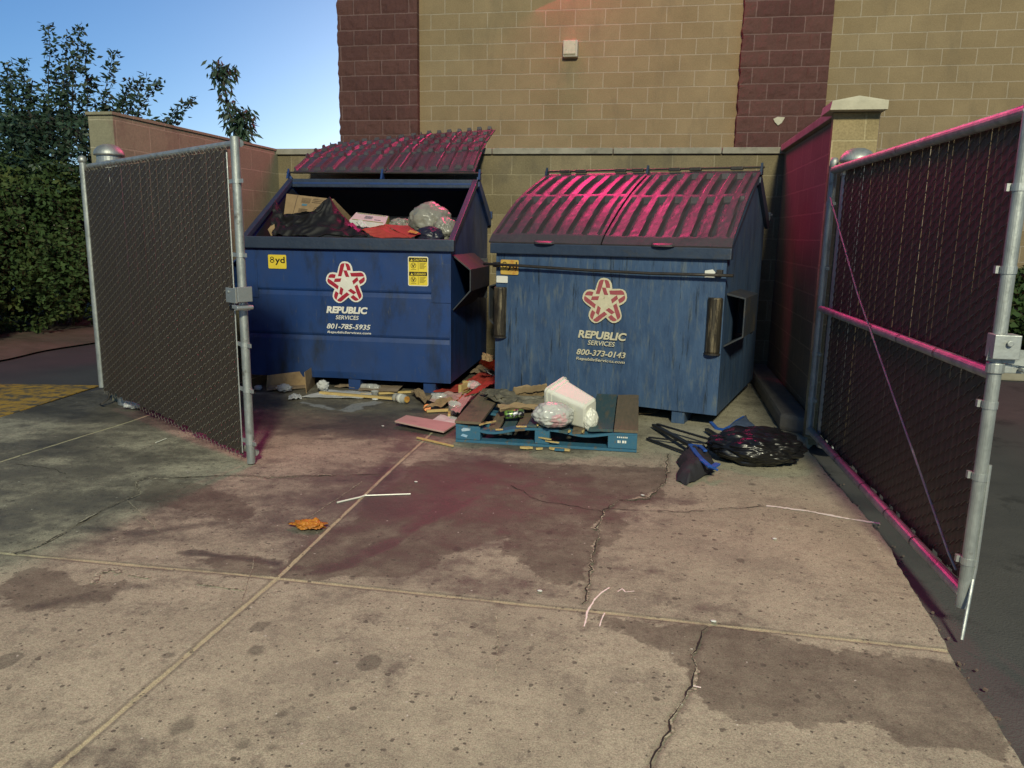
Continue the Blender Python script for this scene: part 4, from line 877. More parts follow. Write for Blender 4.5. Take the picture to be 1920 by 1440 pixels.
# cardboard carton upper left, tilted
t = thing('cardboard_box', 'tan printed carton poking out of the black bag in the open bin', 'box', PY(575, 400, 6.95))
Pf = [PY(532, 402, 6.82), PY(600, 408, 6.74), PY(626, 373, 6.80), PY(537, 363, 6.90)]
bx = MB(); dv = Vector((.05, .30, -.16)); bx.hexa([Pf[0], Pf[1], Pf[1]+dv, Pf[0]+dv, Pf[3], Pf[2], Pf[2]+dv, Pf[3]+dv]); world_child(bx.build('carton', M['cardboard'], bevel=.003), t)
def onq(Q, u, v, off): 
    p = (Q[0]*(1-u)+Q[1]*u)*(1-v) + (Q[3]*(1-u)+Q[2]*u)*v; n = (Q[1]-Q[0]).cross(Q[3]-Q[0]).normalized(); return p + n*off
prn = MB()
def qrect(m, Q, u0, u1, v0, v1, off=.002, mi=0):
    a = [onq(Q, u0, v0, off), onq(Q, u1, v0, off), onq(Q, u1, v1, off), onq(Q, u0, v1, off)]; m.prism(a, (Q[1]-Q[0]).cross(Q[3]-Q[0]).normalized(), .0006, mi)
qrect(prn, Pf, .245, .255, .0, 1); 
for k in range(5): qrect(prn, Pf, .36, .56, .66+.05*k, .675+.05*k)
for k in range(3): qrect(prn, Pf, .60, .80, .70+.08*k, .72+.08*k)
for k in range(3): qrect(prn, Pf, .36, .58, .20+.06*k, .225+.06*k)
for q in ((.72, .73, .2, .5), (.86, .87, .2, .5)): qrect(prn, Pf, *q)
qrect(prn, Pf, .72, .87, .49, .505)
qrect(prn, Pf, .40, .52, .50, .60, mi=1)
world_child(prn.build('print', [M['box_print'], M['box_blue']]), t)
# black bag: a sheet draped from the carton corner
bg_ = MB()
cols_ = [[(512, 440), (535, 443), (580, 443), (640, 443), (690, 444)], [(510, 418), (538, 425), (585, 425), (640, 426), (684, 434)], [(512, 395), (540, 410), (585, 402), (628, 402), (666, 424)], [(518, 376), (530, 403), (590, 397), (620, 372), (650, 412)]]
yy = [[6.55, 6.5, 6.48, 6.48, 6.5], [6.66, 6.62, 6.56, 6.58, 6.62], [6.80, 6.70, 6.62, 6.66, 6.72], [6.95, 6.84, 6.66, 6.72, 6.85]]
def bagfn(u, v):
    a = u*4; i = min(3, int(a)); fu = a-i; b3 = v*3; j = min(2, int(b3)); fv = b3-j
    def P(i, j): return PY(cols_[j][i][0], cols_[j][i][1], yy[j][i])
    p = (P(i, j)*(1-fu)+P(i+1, j)*fu)*(1-fv) + (P(i, j+1)*(1-fu)+P(i+1, j+1)*fu)*fv
    n = noise.fractal(Vector((u*5, v*3, 2)), .8, 2, 4); k = (1-abs(noise.noise(Vector((u*9-v*3, v*3, 7)))*2))
    return p + Vector((0, -.03*k, .020*n+.012*k))
bg_.grid(70, 46, bagfn, thick=(0, .02, -.01)); single(bg_, 'black_bag', M['matte_bag'], 'torn black bag draped around the printed carton in the open bin', 'rubbish bag', smooth=True)
# little cardboard corner far left
m = MB(); m.prism([PY(502, 430, 6.6), PY(508, 442, 6.56), PY(520, 442, 6.55), PY(516, 437, 6.58), PY(514, 416, 6.64)], (0, 1, 0), .01)
single(m, 'cardboard_scrap', M['cardboard'], 'small cardboard corner at the left end of the open bin', 'cardboard')
# white box lying with green edge
t = thing('white_box', 'flat white carton with green edges on the heap in the open bin', 'box', PY(692, 410, 6.8))
Q = [PY(655, 412, 6.76), PY(722, 420, 6.72), PY(728, 405, 7.00), PY(668, 398, 7.02)]
m = MB(); m.hexa([q - Vector((0, 0, .045)) for q in Q] + Q); world_child(m.build('carton', M['paper'], bevel=.002), t)
m = MB(); m.prism([Q[1]+Vector((.004, 0, -.001)), Q[2]+Vector((.004, 0, -.001)), Q[2]+Vector((.012, 0, -.05)), Q[1]+Vector((.012, 0, -.05))], (1, 0, 0), .003)
for v0, v1 in ((.05, .12), (.88, .94)): qrect(m, Q, .06, .94, v0, v1, .001)
world_child(m.build('green_edge', M['green_box']), t)
m = MB()
for k in range(3): qrect(m, Q, .35, .58, .38+.12*k, .43+.12*k, .001)
qrect(m, Q, .66, .84, .3, .36, .001); world_child(m.build('print', M['blue_dull']), t)
# red open box
t = thing('red_box', 'open red carton lying on its side on the heap in the open bin', 'box', PY(740, 435, 6.7))
m = MB(); sheet(m, [PY(720, 421, 6.62), PY(769, 446, 6.42), PY(789, 438, 6.46), PY(765, 424, 6.66)], .004, .006, 1)
sheet(m, [PY(678, 431, 6.55), PY(722, 421, 6.60), PY(722, 424, 6.86), PY(690, 428, 6.86)], .004, .004, 2)
sheet(m, [PY(680, 432, 6.53), PY(700, 446, 6.47), PY(766, 447, 6.43), PY(721, 423, 6.62)], .004, -.015, 2)
world_child(m.build('carton', M['red_card']), t)
Q = [PY(764, 438, 6.43), PY(780, 441, 6.42), PY(786, 437, 6.45), PY(770, 433, 6.47)]
m = MB(); qrect(m, Q, 0, 1, .1, .9, .012); world_child(m.build('label', M['yellow_old']), t)
m = MB(); sheet(m, [PY(652, 424, 6.6), PY(672, 436, 6.52), PY(678, 434, 6.54), PY(660, 420, 6.64)], .004, .02, 5)
single(m, 'magenta_strip', pm('magenta_film', (.45, .03, .14), rough=.4), 'crumpled pink strip beside the black bag in the open bin', 'plastic film')
m = MB(); sheet(m, [PY(668, 418, 6.66), PY(682, 431, 6.58), PY(694, 428, 6.62), PY(676, 414, 6.72)], .002, .02, 6)
single(m, 'paper_scrap', M['paper'], 'curled white paper below the green edged carton', 'paper')
# grey see-through bag + dark net bag
o = crumple('grey_bag', PY(806, 413, 6.85), (.185, .17, .15), M['grey_bag'], 2.3, fold=.10, freq=1.6); tag(o, 'round cloudy grey bag at the right end of the open bin', 'rubbish bag')
o = crumple('grey_bag', PY(836, 430, 6.72), (.10, .12, .10), M['grey_bag'], 5.3, fold=.14, freq=2); tag(o, 'small slumped grey bag end against the right side of the open bin', 'rubbish bag')
o = crumple('grey_bag', PY(751, 423, 6.9), (.09, .10, .06), M['grey_bag'], 7.3, fold=.18, freq=2); tag(o, 'limp grey bag tuft between red carton and round bag', 'rubbish bag')
o = crumple('patterned_bag', PY(805, 443, 6.58), (.125, .10, .085), pm('navy_dotted_film', (.02, .02, .04), (.016, .016, .03), rough=.4, c3=(.5, .03, .15), s3=22, t3=(.66, .68)), 9.1, fold=.08); tag(o, 'navy bag with pink dots tucked under the round grey bag', 'rubbish bag')

# --- pallet with broken boards
A_, B__ = Vector((-1.265, 4.90, 0)), Vector((-.050, 4.925, 0)); up_ = (B__-A_).normalized(); vp = Vector((-up_.y, up_.x, 0)); PW = (B__-A_).length; PD = .97
t = thing('pallet', 'blue wooden pallet with broken worn boards before the faded bin', 'pallet', A_, math.atan2(up_.y, up_.x))
def lb_(x, y, z): return (x, y, z)
for i, y in enumerate((.0, .44, PD-.10)):
    for j, (x, w1) in enumerate(((.0, .17), (.54, .10), (PW-.19, .19))):
        if (i, j) in ((1, 0),): continue
        MB().bb(x, x+w1, y+.004, y+.10, .020, .112).build('block', M['pallet_blue'], t, bevel=.004)
    m = MB(); m.bb(0, PW, y+.001, y+.103, 0, .018); m.build('bottom_board', M['pallet_blue'], t, bevel=.002)
def board(x0, x1, y0, y1, z, mat, dz=(0, 0, 0, 0), seed=0, th=.016, jag=0):
    m = MB(); r = random.Random(seed); jf = [r.uniform(0, jag) for _ in range(9)]
    def fn(u, v):
        zz = (dz[0]*(1-u)+dz[1]*u)*(1-v) + (dz[3]*(1-u)+dz[2]*u)*v
        yy0 = y0 + jf[int(u*8)]*(1 if v == 0 else 0)
        return (x0+(x1-x0)*u, yy0+(y1-yy0)*v, z+zz+.002*noise.noise(Vector((u*3, v*6, seed))))
    m.grid(8, 12, fn, thick=(0, 0, -th)); return m.build('deck_board', mat, t)
# long stringer boards under the deck
for y, sag in ((.0, 1), (.44, .6), (PD-.10, 0)):
    m = MB()
    def fn(u, v, y=y, sag=sag):
        s_ = -.045*sag*math.exp(-((u-.20)/.13)**2) - .030*sag*math.exp(-((u-.72)/.12)**2)
        return (u*PW, y+.002+v*.098, .130+s_)
    m.grid(40, 1, fn, thick=(0, 0, -.017)); m.build('cross_board', M['pallet_blue'], t)
board(-.004, .175, -.004, PD, .150, M['pallet_brown'], dz=(0, 0, .03, .03), seed=1, th=.018)
board(.215, .285, .03, .80, .140, M['pallet_brown'], dz=(-.045, -.055, .01, .01), seed=2, jag=.04)
board(.305, .385, -.002, .86, .140, M['pallet_blue_dk'], dz=(-.05, -.055, .01, .01), seed=3, jag=.02)
board(.405, .475, .0, .90, .142, M['pallet_brown'], dz=(-.03, -.02, .01, .01), seed=4)
board(.49, .60, .0, PD, .147, M['pallet_blue_dk'], dz=(0, 0, .02, .02), seed=5)
board(.70, .765, .0, PD, .142, M['pallet_blue_dk'], dz=(-.02, -.025, .02, .02), seed=7)
board(.79, .87, .0, PD, .142, M['pallet_brown'], dz=(-.025, -.02, .02, .02), seed=8)
board(.90, 1.055, -.003, PD, .150, M['pallet_blue_dk'], dz=(-.006, 0, .03, .03), seed=9, th=.018)
board(1.062, PW+.004, -.005, PD, .150, M['pallet_brown'], dz=(0, 0, .04, .03), seed=10, th=.018)
mk = MB()
for P in ([(.045, .075), (.10, .085), (.105, .10), (.06, .105), (.04, .09)], [(.035, .045), (.075, .035), (.085, .05), (.05, .06)]): mk.prism([(a, .0035, b) for a, b in P], (0, -1, 0), .0015)
mk.build('paint_mark', pm('light_blue_mark', (.20, .40, .60), (.45, .52, .58), rough=.7, scale=30), t)
mk = MB()
for x in np.arange(1.085, 1.15, .012): mk.bb(x, x+.007, .0015, .0035, .092, .101)
for x, w1 in ((1.088, .012), (1.103, .005), (1.118, .014), (1.135, .010)): mk.bb(x, x+w1, .0015, .0035, .058, .075)
mk.build('stencil_mark', M['white_vinyl'], t)
spl = MB(); r = random.Random(5)
def splinter(m, c, l, w_, h, a, seed):
    r = random.Random(seed); n = 5; top = []; bot = []
    for i in range(n+1):
        s_ = (i/n-.5)*l; ww = w_*(1-abs(i/n-.5)*1.2)*.5
        top.append((s_, ww*r.uniform(.6, 1.3))); bot.append((s_, -ww*r.uniform(.6, 1.3)))
    P = top + bot[::-1]; ca, sa = math.cos(a), math.sin(a)
    m.prism([(c[0]+x*ca-y*sa, c[1]+x*sa+y*ca, c[2]) for x, y in P], (0, 0, 1), h)
for i, (x, y, z, l, w_, a) in enumerate([(.19, .02, .13, .10, .02, 1.2), (.22, .06, .13, .12, .02, .9), (.30, .0, .10, .05, .02, .3), (.45, .0, .13, .07, .025, .2), (.60, -.006, .06, .12, .018, -.4), (.66, -.012, .04, .10, .016, -.3), (.77, .0, .115, .05, .02, 1.5), (.86, .0, .12, .05, .02, 1.5), (.56, -.004, .15, .05, .02, 1.6)]):
    m = MB(); splinter(m, (x, y, z), l, w_, .008, a, i); m.build('splinter', M['wood'], t)
for i, (px, py, l, w_, a, lab) in enumerate([(987, 843, .085, .035, .1, 'pale wood chip just left of centre below the pallet edge'), (1011, 845, .045, .02, .4, 'tiny pale wood chip between the two larger chips by the pallet'), (1049, 846, .14, .045, -.15, 'largest pale splinter with a blue corner below the pallet edge')]):
    g0 = G(px, py); m = MB(); splinter(m, (0, 0, 0), l, w_, .012, a, 20+i); o = m.build('wood_chip', M['wood']); o.location = g0+Vector((0, 0, .008)); tag(o, lab, 'wood chip', 'chips of wood before the pallet')
    if i == 2: m = MB(); m.bb(-.03, .035, -.030, -.008, .001, .015); m.build('painted_corner', M['pallet_blue'], o, bevel=.002)

# on the pallet: white tub, knotted clear bag, can, kraft paper, dark wraps
t = thing('waste_basket', 'white square plastic bin tipped on its side on the pallet', 'bin', gz(1075, 755, .165))
c0 = [gz(1024, 770, .19), gz(1040, 783, .165)]
RimC = Vector(gz(1035, 748, .29)); 
ax_ = (Vector(gz(1108, 770, .25)) - RimC); 
# build from an explicit frame: axis points from the rim (left) to the base (right, nearer)
Ax = Vector((.34, -.20, -.075)); Ln = Ax.length; ax_ = Ax.normalized(); sd = ax_.cross(Vector((0, 0, 1))).normalized(); nn = sd.cross(ax_).normalized()
tilt = Matrix.Rotation(rad(18), 3, ax_); sd = tilt @ sd; nn = tilt @ nn
def ring(c, a, b2, r, n=5):
    out = []
    for sx, sy, a0 in ((1, 1, 0), (-1, 1, 90), (-1, -1, 180), (1, -1, 270)):
        for k in range(n+1):
            th_ = rad(a0+90*k/n); out.append(c + sd*(sx*(a-r)+r*math.cos(th_)) + nn*(sy*(b2-r)+r*math.sin(th_)))
    return out
KS = .80; C0 = Vector(gz(1047, 750, .275)) - ax_*.03
def tub(secs, name, mat):
    m = MB(); v = []; f = []
    for (s_, a, b2, r_) in secs: v += ring(C0+ax_*s_*KS, a*KS, b2*KS, r_*KS)
    k = 24
    for i in range(len(secs)-1):
        for j in range(k): f.append((i*k+j, i*k+(j+1) % k, (i+1)*k+(j+1) % k, (i+1)*k+j))
    m.add(v, f + [tuple((len(secs)-1)*k+j for j in range(k))]); return world_child(m.build(name, mat, smooth=False), t)
tub([(.0, .125, .155, .03), (.0, .138, .168, .035), (.022, .140, .170, .035), (.022, .128, .158, .03), (.06, .126, .156, .03), (.065, .118, .148, .03), (.37, .088, .118, .035), (.385, .070, .100, .03)], 'tub', M['white_plastic'])
tub([(.004, .120, .150, .03), (.30, .09, .12, .03)], 'inner_wall', M['white_plastic'])
lb2 = MB(); cc = C0+ax_*.19+sd*(-.0)
face = 1
fn_ = (sd if (sd.y < 0) else -sd)
cc = C0+ax_*.135 + fn_*.0885 - nn*.03
for k in range(6): lb2.box(cc+ax_*(k*.020-.045), (.010, .002, .05), M=Matrix((ax_, fn_, nn)).transposed())
world_child(lb2.build('faded_label', pm('grey_print', (.30, .31, .30), (.5, .5, .48), rough=.6, scale=60)), t)
lb2 = MB(); n = 18
for i in range(n):
    a, b2 = 2*math.pi*i/n, 2*math.pi*(i+1)/n; c1 = cc + fn_*.003
    pts = [c1+(ax_*math.cos(a)+nn*math.sin(a))*.024, c1+(ax_*math.cos(b2)+nn*math.sin(b2))*.024, c1+(ax_*math.cos(b2)+nn*math.sin(b2))*.018, c1+(ax_*math.cos(a)+nn*math.sin(a))*.018]
    lb2.prism(pts, fn_, .001)
lb2.box(cc+fn_*.0035, (.006, .001, .044), M=Matrix((ax_, fn_, nn)).transposed() @ Matrix.Rotation(rad(40), 3, 'Y')); world_child(lb2.build('symbol', M['black_ink']), t)
o = crumple('waste_liner', C0+ax_*.315-nn*.03+fn_*.02, (.05, .045, .075), M['white_plastic'], 3.3, fold=.14); tag(o, 'white liner bag bulging at the near end of the tipped white bin', 'bag')
o = crumple('clear_bag', gz(1037, 795, .15), (.130, .115, .080), M['clear_bag'], 6.6, fold=.12, freq=2.2, flat_=.1); o.location = gz(1037, 797, .15) ; tag(o, 'knotted see-through bag of pinkish rubbish before the white tipped bin', 'rubbish bag')
t = thing('drink_can', 'green and black drink can lying on the broken pallet boards', 'can', gz(964, 776, .165))
d_ = Vector((.92, .30, .10)).normalized(); x_ = d_.cross(Vector((0, 0, 1))).normalized(); AX = Matrix((x_, d_.cross(x_), d_)).transposed()
m = MB().lathe((0, 0, 0), [(.022, -.068), (.027, -.064), (.031, -.054), (.0315, .05), (.024, .064), (.024, .068), (.020, .064)], 24, ax=AX); m.build('shell', M['can'], t, smooth=True)
MB().lathe((0, 0, 0), [(.0, .0645), (.0205, .0645), (.0205, .066), (0, .066)], 20, ax=AX).build('can_top', M['galv'], t)
m = MB(); P = [gz(960, 745, .17), gz(1020, 738, .18), gz(1026, 722, .26), gz(964, 727, .25)]
def kraft(u, v):
    p = (P[0]*(1-u)+P[1]*u)*(1-v)+(P[3]*(1-u)+P[2]*u)*v; return p + Vector((0, 0, .03*math.sin(math.pi*v)+.016*noise.fractal(Vector((u*4, v*4, 3)), .8, 2, 3)))
m.grid(30, 20, kraft, thick=(0, .01, -.045)); single(m, 'paper_bag', M['kraft'], 'flattened brown paper bag on the pallet left of the white tipped bin', 'paper bag')
wr_labels = ['dark crumpled wrapper nearest the brown pallet board', 'dark crumpled wrapper behind the drink can', 'dark folded wrapper touching the tipped white bin', 'thin pale edged wrapper draped over the middle boards', 'dark wrapper tucked beneath the brown paper bag']
for i, (px, py, sx, sy, z) in enumerate([(945, 752, .12, .10, .17), (985, 752, .16, .09, .17), (1010, 762, .12, .08, .17), (975, 765, .16, .06, .175), (935, 742, .10, .12, .19)]):
    c = gz(px, py, z); m = MB(); a = .3*i-.4
    def fn(u, v, i=i, c=c, sx=sx, sy=sy, a=a):
        x = (u-.5)*2*sx; y = (v-.5)*2*sy; return (c.x+x*math.cos(a)-y*math.sin(a), c.y+x*math.sin(a)+y*math.cos(a), c.z + .035*noise.fractal(Vector((u*1.8, v*4.5, i*3.3)), .9, 2, 2)+.018)
    m.grid(34, 26, fn, thick=(0, 0, -.004)); single(m, 'wrapper', M['dark_wrap'] if i != 3 else M['kraft'], wr_labels[i], 'wrapper', 'crumpled wrappers on the pallet')

# --- loose litter between and before the bins
def boxy(name, P, h, mat, label, cat, group=None, bevel=.002):
    m = MB(); P = [Vector(p) for p in P]; m.hexa(P + [p+Vector((0, 0, h)) for p in P]); return single(m, name, mat, label, cat, group, bevel)
# folded carton against the left bin
t = thing('cardboard_tray', 'opened brown carton leaning against the left bin near the gate post', 'box', G(545, 735))
m = MB(); a, b2, c = G(499, 731), G(578, 727), G(593, 716); 
m.prism([a, b2, b2+Vector((0, .03, .155)), a+Vector((0, .03, .125))], (0, 1, 0), .006); world_child(m.build('side', M['cardboard']), t)
m = MB(); q = G(574, 738); m.prism([b2, q, q+Vector((-.01, 0, .19)), b2+Vector((0, .03, .16))], (1, 0, 0), .006); q2 = G(590, 722); m.prism([q, q2, q2+Vector((.01, .0, .185)), q+Vector((-.01, 0, .19))], (0, 1, 0), .006); world_child(m.build('flap', M['cardboard']), t)
m = MB(); sheet(m, [G(500, 733, .01), G(575, 728, .01), G(585, 718, .03), G(505, 724, .03)], .004, .01, 3); world_child(m.build('bottom', M['cardboard_dk']), t)
def shp(name, pts, mat, label, cat, h=.006, warp=.012, seed=0, z=.012, group=None):
    m = MB(); P = [Vector(gz(x, y, z)) for x, y in pts]; sheet(m, P, .003, warp, seed); return single(m, name, mat, label, cat, group)
shp('wet_paper', [(566, 745), (680, 747), (722, 733), (610, 733)], M['paper_wet'], 'large soggy white sheet on the floor before the left bin', 'paper', seed=1)
shp('wet_paper', [(540, 750), (566, 748), (562, 740), (543, 743)], M['paper_wet'], 'small folded bluish paper left of the large soggy sheet', 'paper', seed=2, warp=.02)
shp('cardboard_sheet', [(672, 733), (745, 735), (760, 720), (680, 717)], M['cardboard_dk'], 'flattened grey brown cardboard before the left bin', 'cardboard', seed=3, z=.03)
shp('cardboard_sheet', [(627, 726), (665, 728), (672, 721), (640, 720)], M['cardboard_dk'], 'narrow cardboard strip half under the left bin', 'cardboard', seed=4)
shp('cardboard_sheet', [(770, 738), (797, 758), (812, 748), (782, 733)], M['kraft'], 'folded brown cardboard between the two jars', 'cardboard', seed=5, z=.03, warp=.03)
shp('red_sheet', [(868, 734), (925, 714), (928, 706), (912, 712)], M['red_card'], 'dull red card sheet at the corner of the faded bin', 'card', seed=6, z=.05, warp=.02)
shp('red_sheet', [(812, 735), (868, 736), (905, 712), (858, 722)], M['red_card'], 'flat reddish card lying left of the wooden corner block', 'card', seed=7, z=.02)
shp('orange_sheet', [(870, 745), (905, 735), (928, 720), (928, 706)], M['red_card'], 'bent red card rising against the faded bin', 'card', seed=8, z=.07, warp=.02)
shp('pink_scrap', [(800, 752), (858, 752), (868, 738), (830, 738)], M['pink_board'], 'broken pinkish board scrap beside the clear cup', 'board', seed=9, z=.03, warp=.02)
shp('pink_scrap', [(845, 770), (862, 775), (885, 745), (872, 738)], M['pink_board'], 'upright pinkish splinter board at the pallet corner', 'board', seed=10, z=.06)
shp('orange_sheet', [(835, 752), (872, 756), (878, 744), (846, 740)], M['orange_card'], 'flat orange tan card left of the pallet corner, under the cup', 'card', seed=18, z=.02, warp=.02)
shp('cardboard_sheet', [(793, 768), (828, 764), (860, 752), (838, 750)], M['cardboard'], 'torn tan cardboard tongue above the orange cap', 'cardboard', seed=19, z=.03, warp=.03)
shp('cardboard_sheet', [(880, 700), (915, 702), (925, 690), (895, 686)], M['cardboard_dk'], 'grey brown cardboard lying deep between the two bins', 'cardboard', seed=20, z=.02, warp=.02)
shp('red_sheet', [(868, 720), (900, 722), (926, 703), (900, 700)], M['red_card'], 'dull red card behind the wooden corner block', 'card', seed=21, z=.03, warp=.02)
# pizza-like orange carton between the bins
t = thing('orange_carton', 'torn orange and tan carton wedged between the two bins', 'box', G(905, 690))
m = MB(); sheet(m, [G(897, 681, .12), G(912, 690, .10), G(918, 672, .26), G(906, 668, .28)], .004, .01, 3); sheet(m, [G(912, 690, .11), G(929, 697, .12), G(930, 676, .25), G(914, 672, .27)], .004, .01, 4); world_child(m.build('panel', M['orange_card']), t)
m = MB(); sheet(m, [G(903, 676, .28), G(925, 680, .27), G(926, 668, .32), G(906, 664, .33)], .004, .025, 6); world_child(m.build('tan_flap', M['cardboard']), t)
m = MB().tube([G(908, 692, .07), G(917, 700, .04), G(929, 707, .03)], .006, 6); world_child(m.build('pale_strip', M['paper']), t)
o = crumple('plastic_wad', G(885, 722, .07), (.07, .06, .035), M['clear_bag'], 12, fold=.2, sub=4); tag(o, 'small crumpled clear wad on the wooden corner block', 'plastic')
# wooden corner block
t = thing('wood_corner', 'L shaped raw pine block standing on the red card', 'wood block', G(880, 738))
g0 = G(864, 734, .02)
m = MB(); m.bb(0, .085, 0, .03, 0, .085); m.build('upright', M['wood'], t, bevel=.002)
m = MB(); m.bb(.045, .075, -.14, -.002, -.01, .075); m.build('leg', M['wood'], t, bevel=.002); t.location = g0+Vector((0, .06, .0)); t.rotation_euler = (0, 0, rad(-18))
# pine strips
def strip(a, b2, w_, h, label, mat='wood', z=.01, cat='wood strip', g='loose pine strips'):
    A__, B___ = G(*a, z), G(*b2, z); m = MB().bar(A__+Vector((0, 0, h/2)), B___+Vector((0, 0, h/2)), w_, h); return single(m, 'pine_strip', M[mat], label, cat, g, .0015)
strip((600, 738), (748, 750), .035, .02, 'longest pale pine strip lying across the soggy sheet', z=.016)
strip((676, 741), (775, 736), .028, .018, 'pale pine strip pointing under the labelled jar', z=.006)
strip((800, 773), (842, 771), .022, .02, 'short pine strip right of the orange cap', z=.01)
strip((843, 771), (842, 781), .02, .02, 'stubby pine end forming a T with the short strip', z=.008)
strip((782, 822), (850, 838), .012, .012, 'thin pine splinter under the pink board, pointing to the pallet', z=.004)
strip((762, 711), (808, 722), .02, .02, 'grey brown strip at the left bin skid', 'cardboard_dk')
# pink board + white sheet at pallet corner
boxy('pink_board', [gz(740, 792, .035), gz(832, 812, .02), gz(856, 797, .02), gz(762, 781, .035)], .012, M['pink_board'], 'long pinkish board lying left of the pallet', 'board')
shp('white_sheet', [(805, 792), (852, 800), (857, 784), (826, 778)], M['paper'], 'clean white sheet between the pink board and the pallet', 'paper', seed=12, z=.01, warp=.008)
# jars, cups, caps
def jar(px, py, ang, L, R, label, lidmat=None, cat='jar', grp='clear plastic containers', z=0, name='plastic_jar'):
    p = G(px, py, R); t = thing(name, label, cat, p, group=grp); d = Vector((math.cos(ang), math.sin(ang), .02)).normalized(); x_ = d.cross(Vector((0, 0, 1))).normalized(); AX = Matrix((x_, d.cross(x_), d)).transposed()
    MB().lathe((0, 0, 0), [(R*.4, -L/2), (R*.92, -L/2), (R, -L/2+.01), (R, L*.28), (R*.95, L*.33), (R*.62, L*.42), (R*.62, L*.44)], 24, ax=AX).build('container', M['clear'], t, smooth=True)
    MB().lathe((0, 0, 0), [(R*.70, L*.43), (R*.70, L/2), (0, L/2)], 20, ax=AX).build('jar_lid', lidmat or M['clear'], t, smooth=False)
    MB().lathe((0, 0, 0), [(R*1.01, -L*.20), (R*1.01, L*.12)], 24, ax=AX).build('jar_label', M['paper'] if lidmat else M['clear'], t, smooth=True)
jar(752, 747, -.5, .15, .038, 'clear jar with paper label and yellowish lid at the end of the long strip', M['yellow_old'])
jar(823, 745, .2, .13, .040, 'clear rumpled jar right of the folded cardboard')
jar(695, 727, .0, .17, .036, 'clear bottle lying on the flattened grey cardboard', name='plastic_bottle', cat='bottle')
def cup(px, py, r, h, label, mat='clear', rot=(0, 0, 0), grp=None, name='plastic_cup'):
    p = G(px, py); m = MB().lathe((0, 0, 0), [(r*.75, 0), (r*.78, .002), (r, h), (r*1.05, h), (r*1.05, h-.006), (r*.97, h-.004), (r*.74, .006)], 24); o = m.build(name, M[mat], smooth=True); o.location = p+Vector((0, 0, .006)); o.rotation_euler = rot; return tag(o, label, 'cup', grp)
cup(703, 744, .032, .045, 'squat clear cup standing between the two pine strips')
cup(849, 776, .050, .085, 'round clear cup with pink scrap at the pallet corner', rot=(.2, .25, 0))
m = MB().lathe((0, 0, 0), [(.026, 0), (.03, .004), (.03, .018), (.027, .022), (0, .022)], 22); o = m.build('bottle_top', M['orange']); o.location = G(801, 765, .028); o.rotation_euler = (rad(70), 0, .3); tag(o, 'bright orange round cap beside the short pine strip', 'cap')
o = crumple('tissue', G(606, 733, .02), (.045, .03, .038), M['paper_wet'], 3.9, fold=.4, sub=4, flat_=.05); o.location.z = .012; tag(o, 'crumpled pale tissue standing at the end of the long strip', 'tissue')
o = crumple('tissue', G(533, 736), (.06, .04, .03), M['paper_wet'], 5.9, fold=.3, sub=4, flat_=.05); o.location.z = .006; tag(o, 'grey wadded tissue before the opened brown carton', 'tissue')
o = crumple('tissue', G(484, 733), (.03, .03, .02), M['paper_wet'], 8.9, fold=.3, sub=3, flat_=.05); o.location.z = .006; tag(o, 'tiny pale tissue just right of the gate post', 'tissue')
o = crumple('tissue', G(251, 767), (.065, .04, .025), M['paper'], 1.9, fold=.35, sub=4, flat_=.05); o.location.z = .006; tag(o, 'white tissue lying under the bottom edge of the left gate', 'tissue')
o = crumple('tissue', G(703, 751), (.025, .02, .008), M['paper'], 1.2, fold=.2, sub=3, flat_=.05); o.location.z = .004; tag(o, 'small white blob on the floor below the squat cup', 'tissue')
o = crumple('tissue', G(1394, 716, 0), (.05, .035, .02), M['paper'], 1.5, fold=.3, sub=3, flat_=.05); o.location.z = .006; tag(o, 'white scrap at the rear corner of the faded bin', 'tissue')
shp('cardboard_sheet', [(1198, 776), (1230, 776), (1238, 768), (1200, 766)], M['cardboard'], 'cardboard tongue poking out under the faded bin', 'cardboard', seed=14)
# small white sticks and straw on the open pad
for i, (pts, r_, lab) in enumerate([([(632, 942), (675, 932), (687, 928)], .0045, 'left half of the snapped white straw on the joint'), ([(684, 929), (770, 926)], .0035, 'right half of the snapped white straw on the joint'), ([(292, 830), (312, 822)], .003, 'short pale twig on the pad near the left gate')]):
    m = MB().tube([G(x, y, .006) for x, y in pts], r_, 6); single(m, 'straw', M['white_plastic'], lab, 'straw', 'straws on the pad')
o = crumple('food_scrap', G(580, 992), (.060, .030, .014), M['food'], 5.9, fold=.55, sub=5, flat_=.1); o.location.z = .004; tag(o, 'greasy orange food scrap beside the long joint', 'food scrap')
m = crumple('bone', G(590, 984, .02), (.018, .016, .022), M['food'], 4.2, fold=.2, sub=3); m.parent = o; m.location = Vector((.025, .02, .025)); del m
bits = [(1012, 1110, 'pale pebble'), (718, 800, 'white crumb'), (1338, 1167, 'white flake'), (780, 905, 'white crumb'), (1452, 1012, 'white crumb'), (1205, 930, 'white crumb')]
lb3 = ['tiny pale pebble at the middle of the cross joint', 'tiny white crumb before the pink board', 'white flake on the right part of the pad below the chalk line', 'tiny white crumb right of the snapped straw', 'tiny white crumb below the chalk line', 'tiny white crumb near the dark crack']
for (px, py, _), l_ in zip(bits, lb3):
    o = crumple('crumb', G(px, py), (.010, .007, .003), M['paper'], px*.1, fold=.3, sub=2); o.location.z = .006; tag(o, l_, 'crumb', 'white crumbs on the pad')

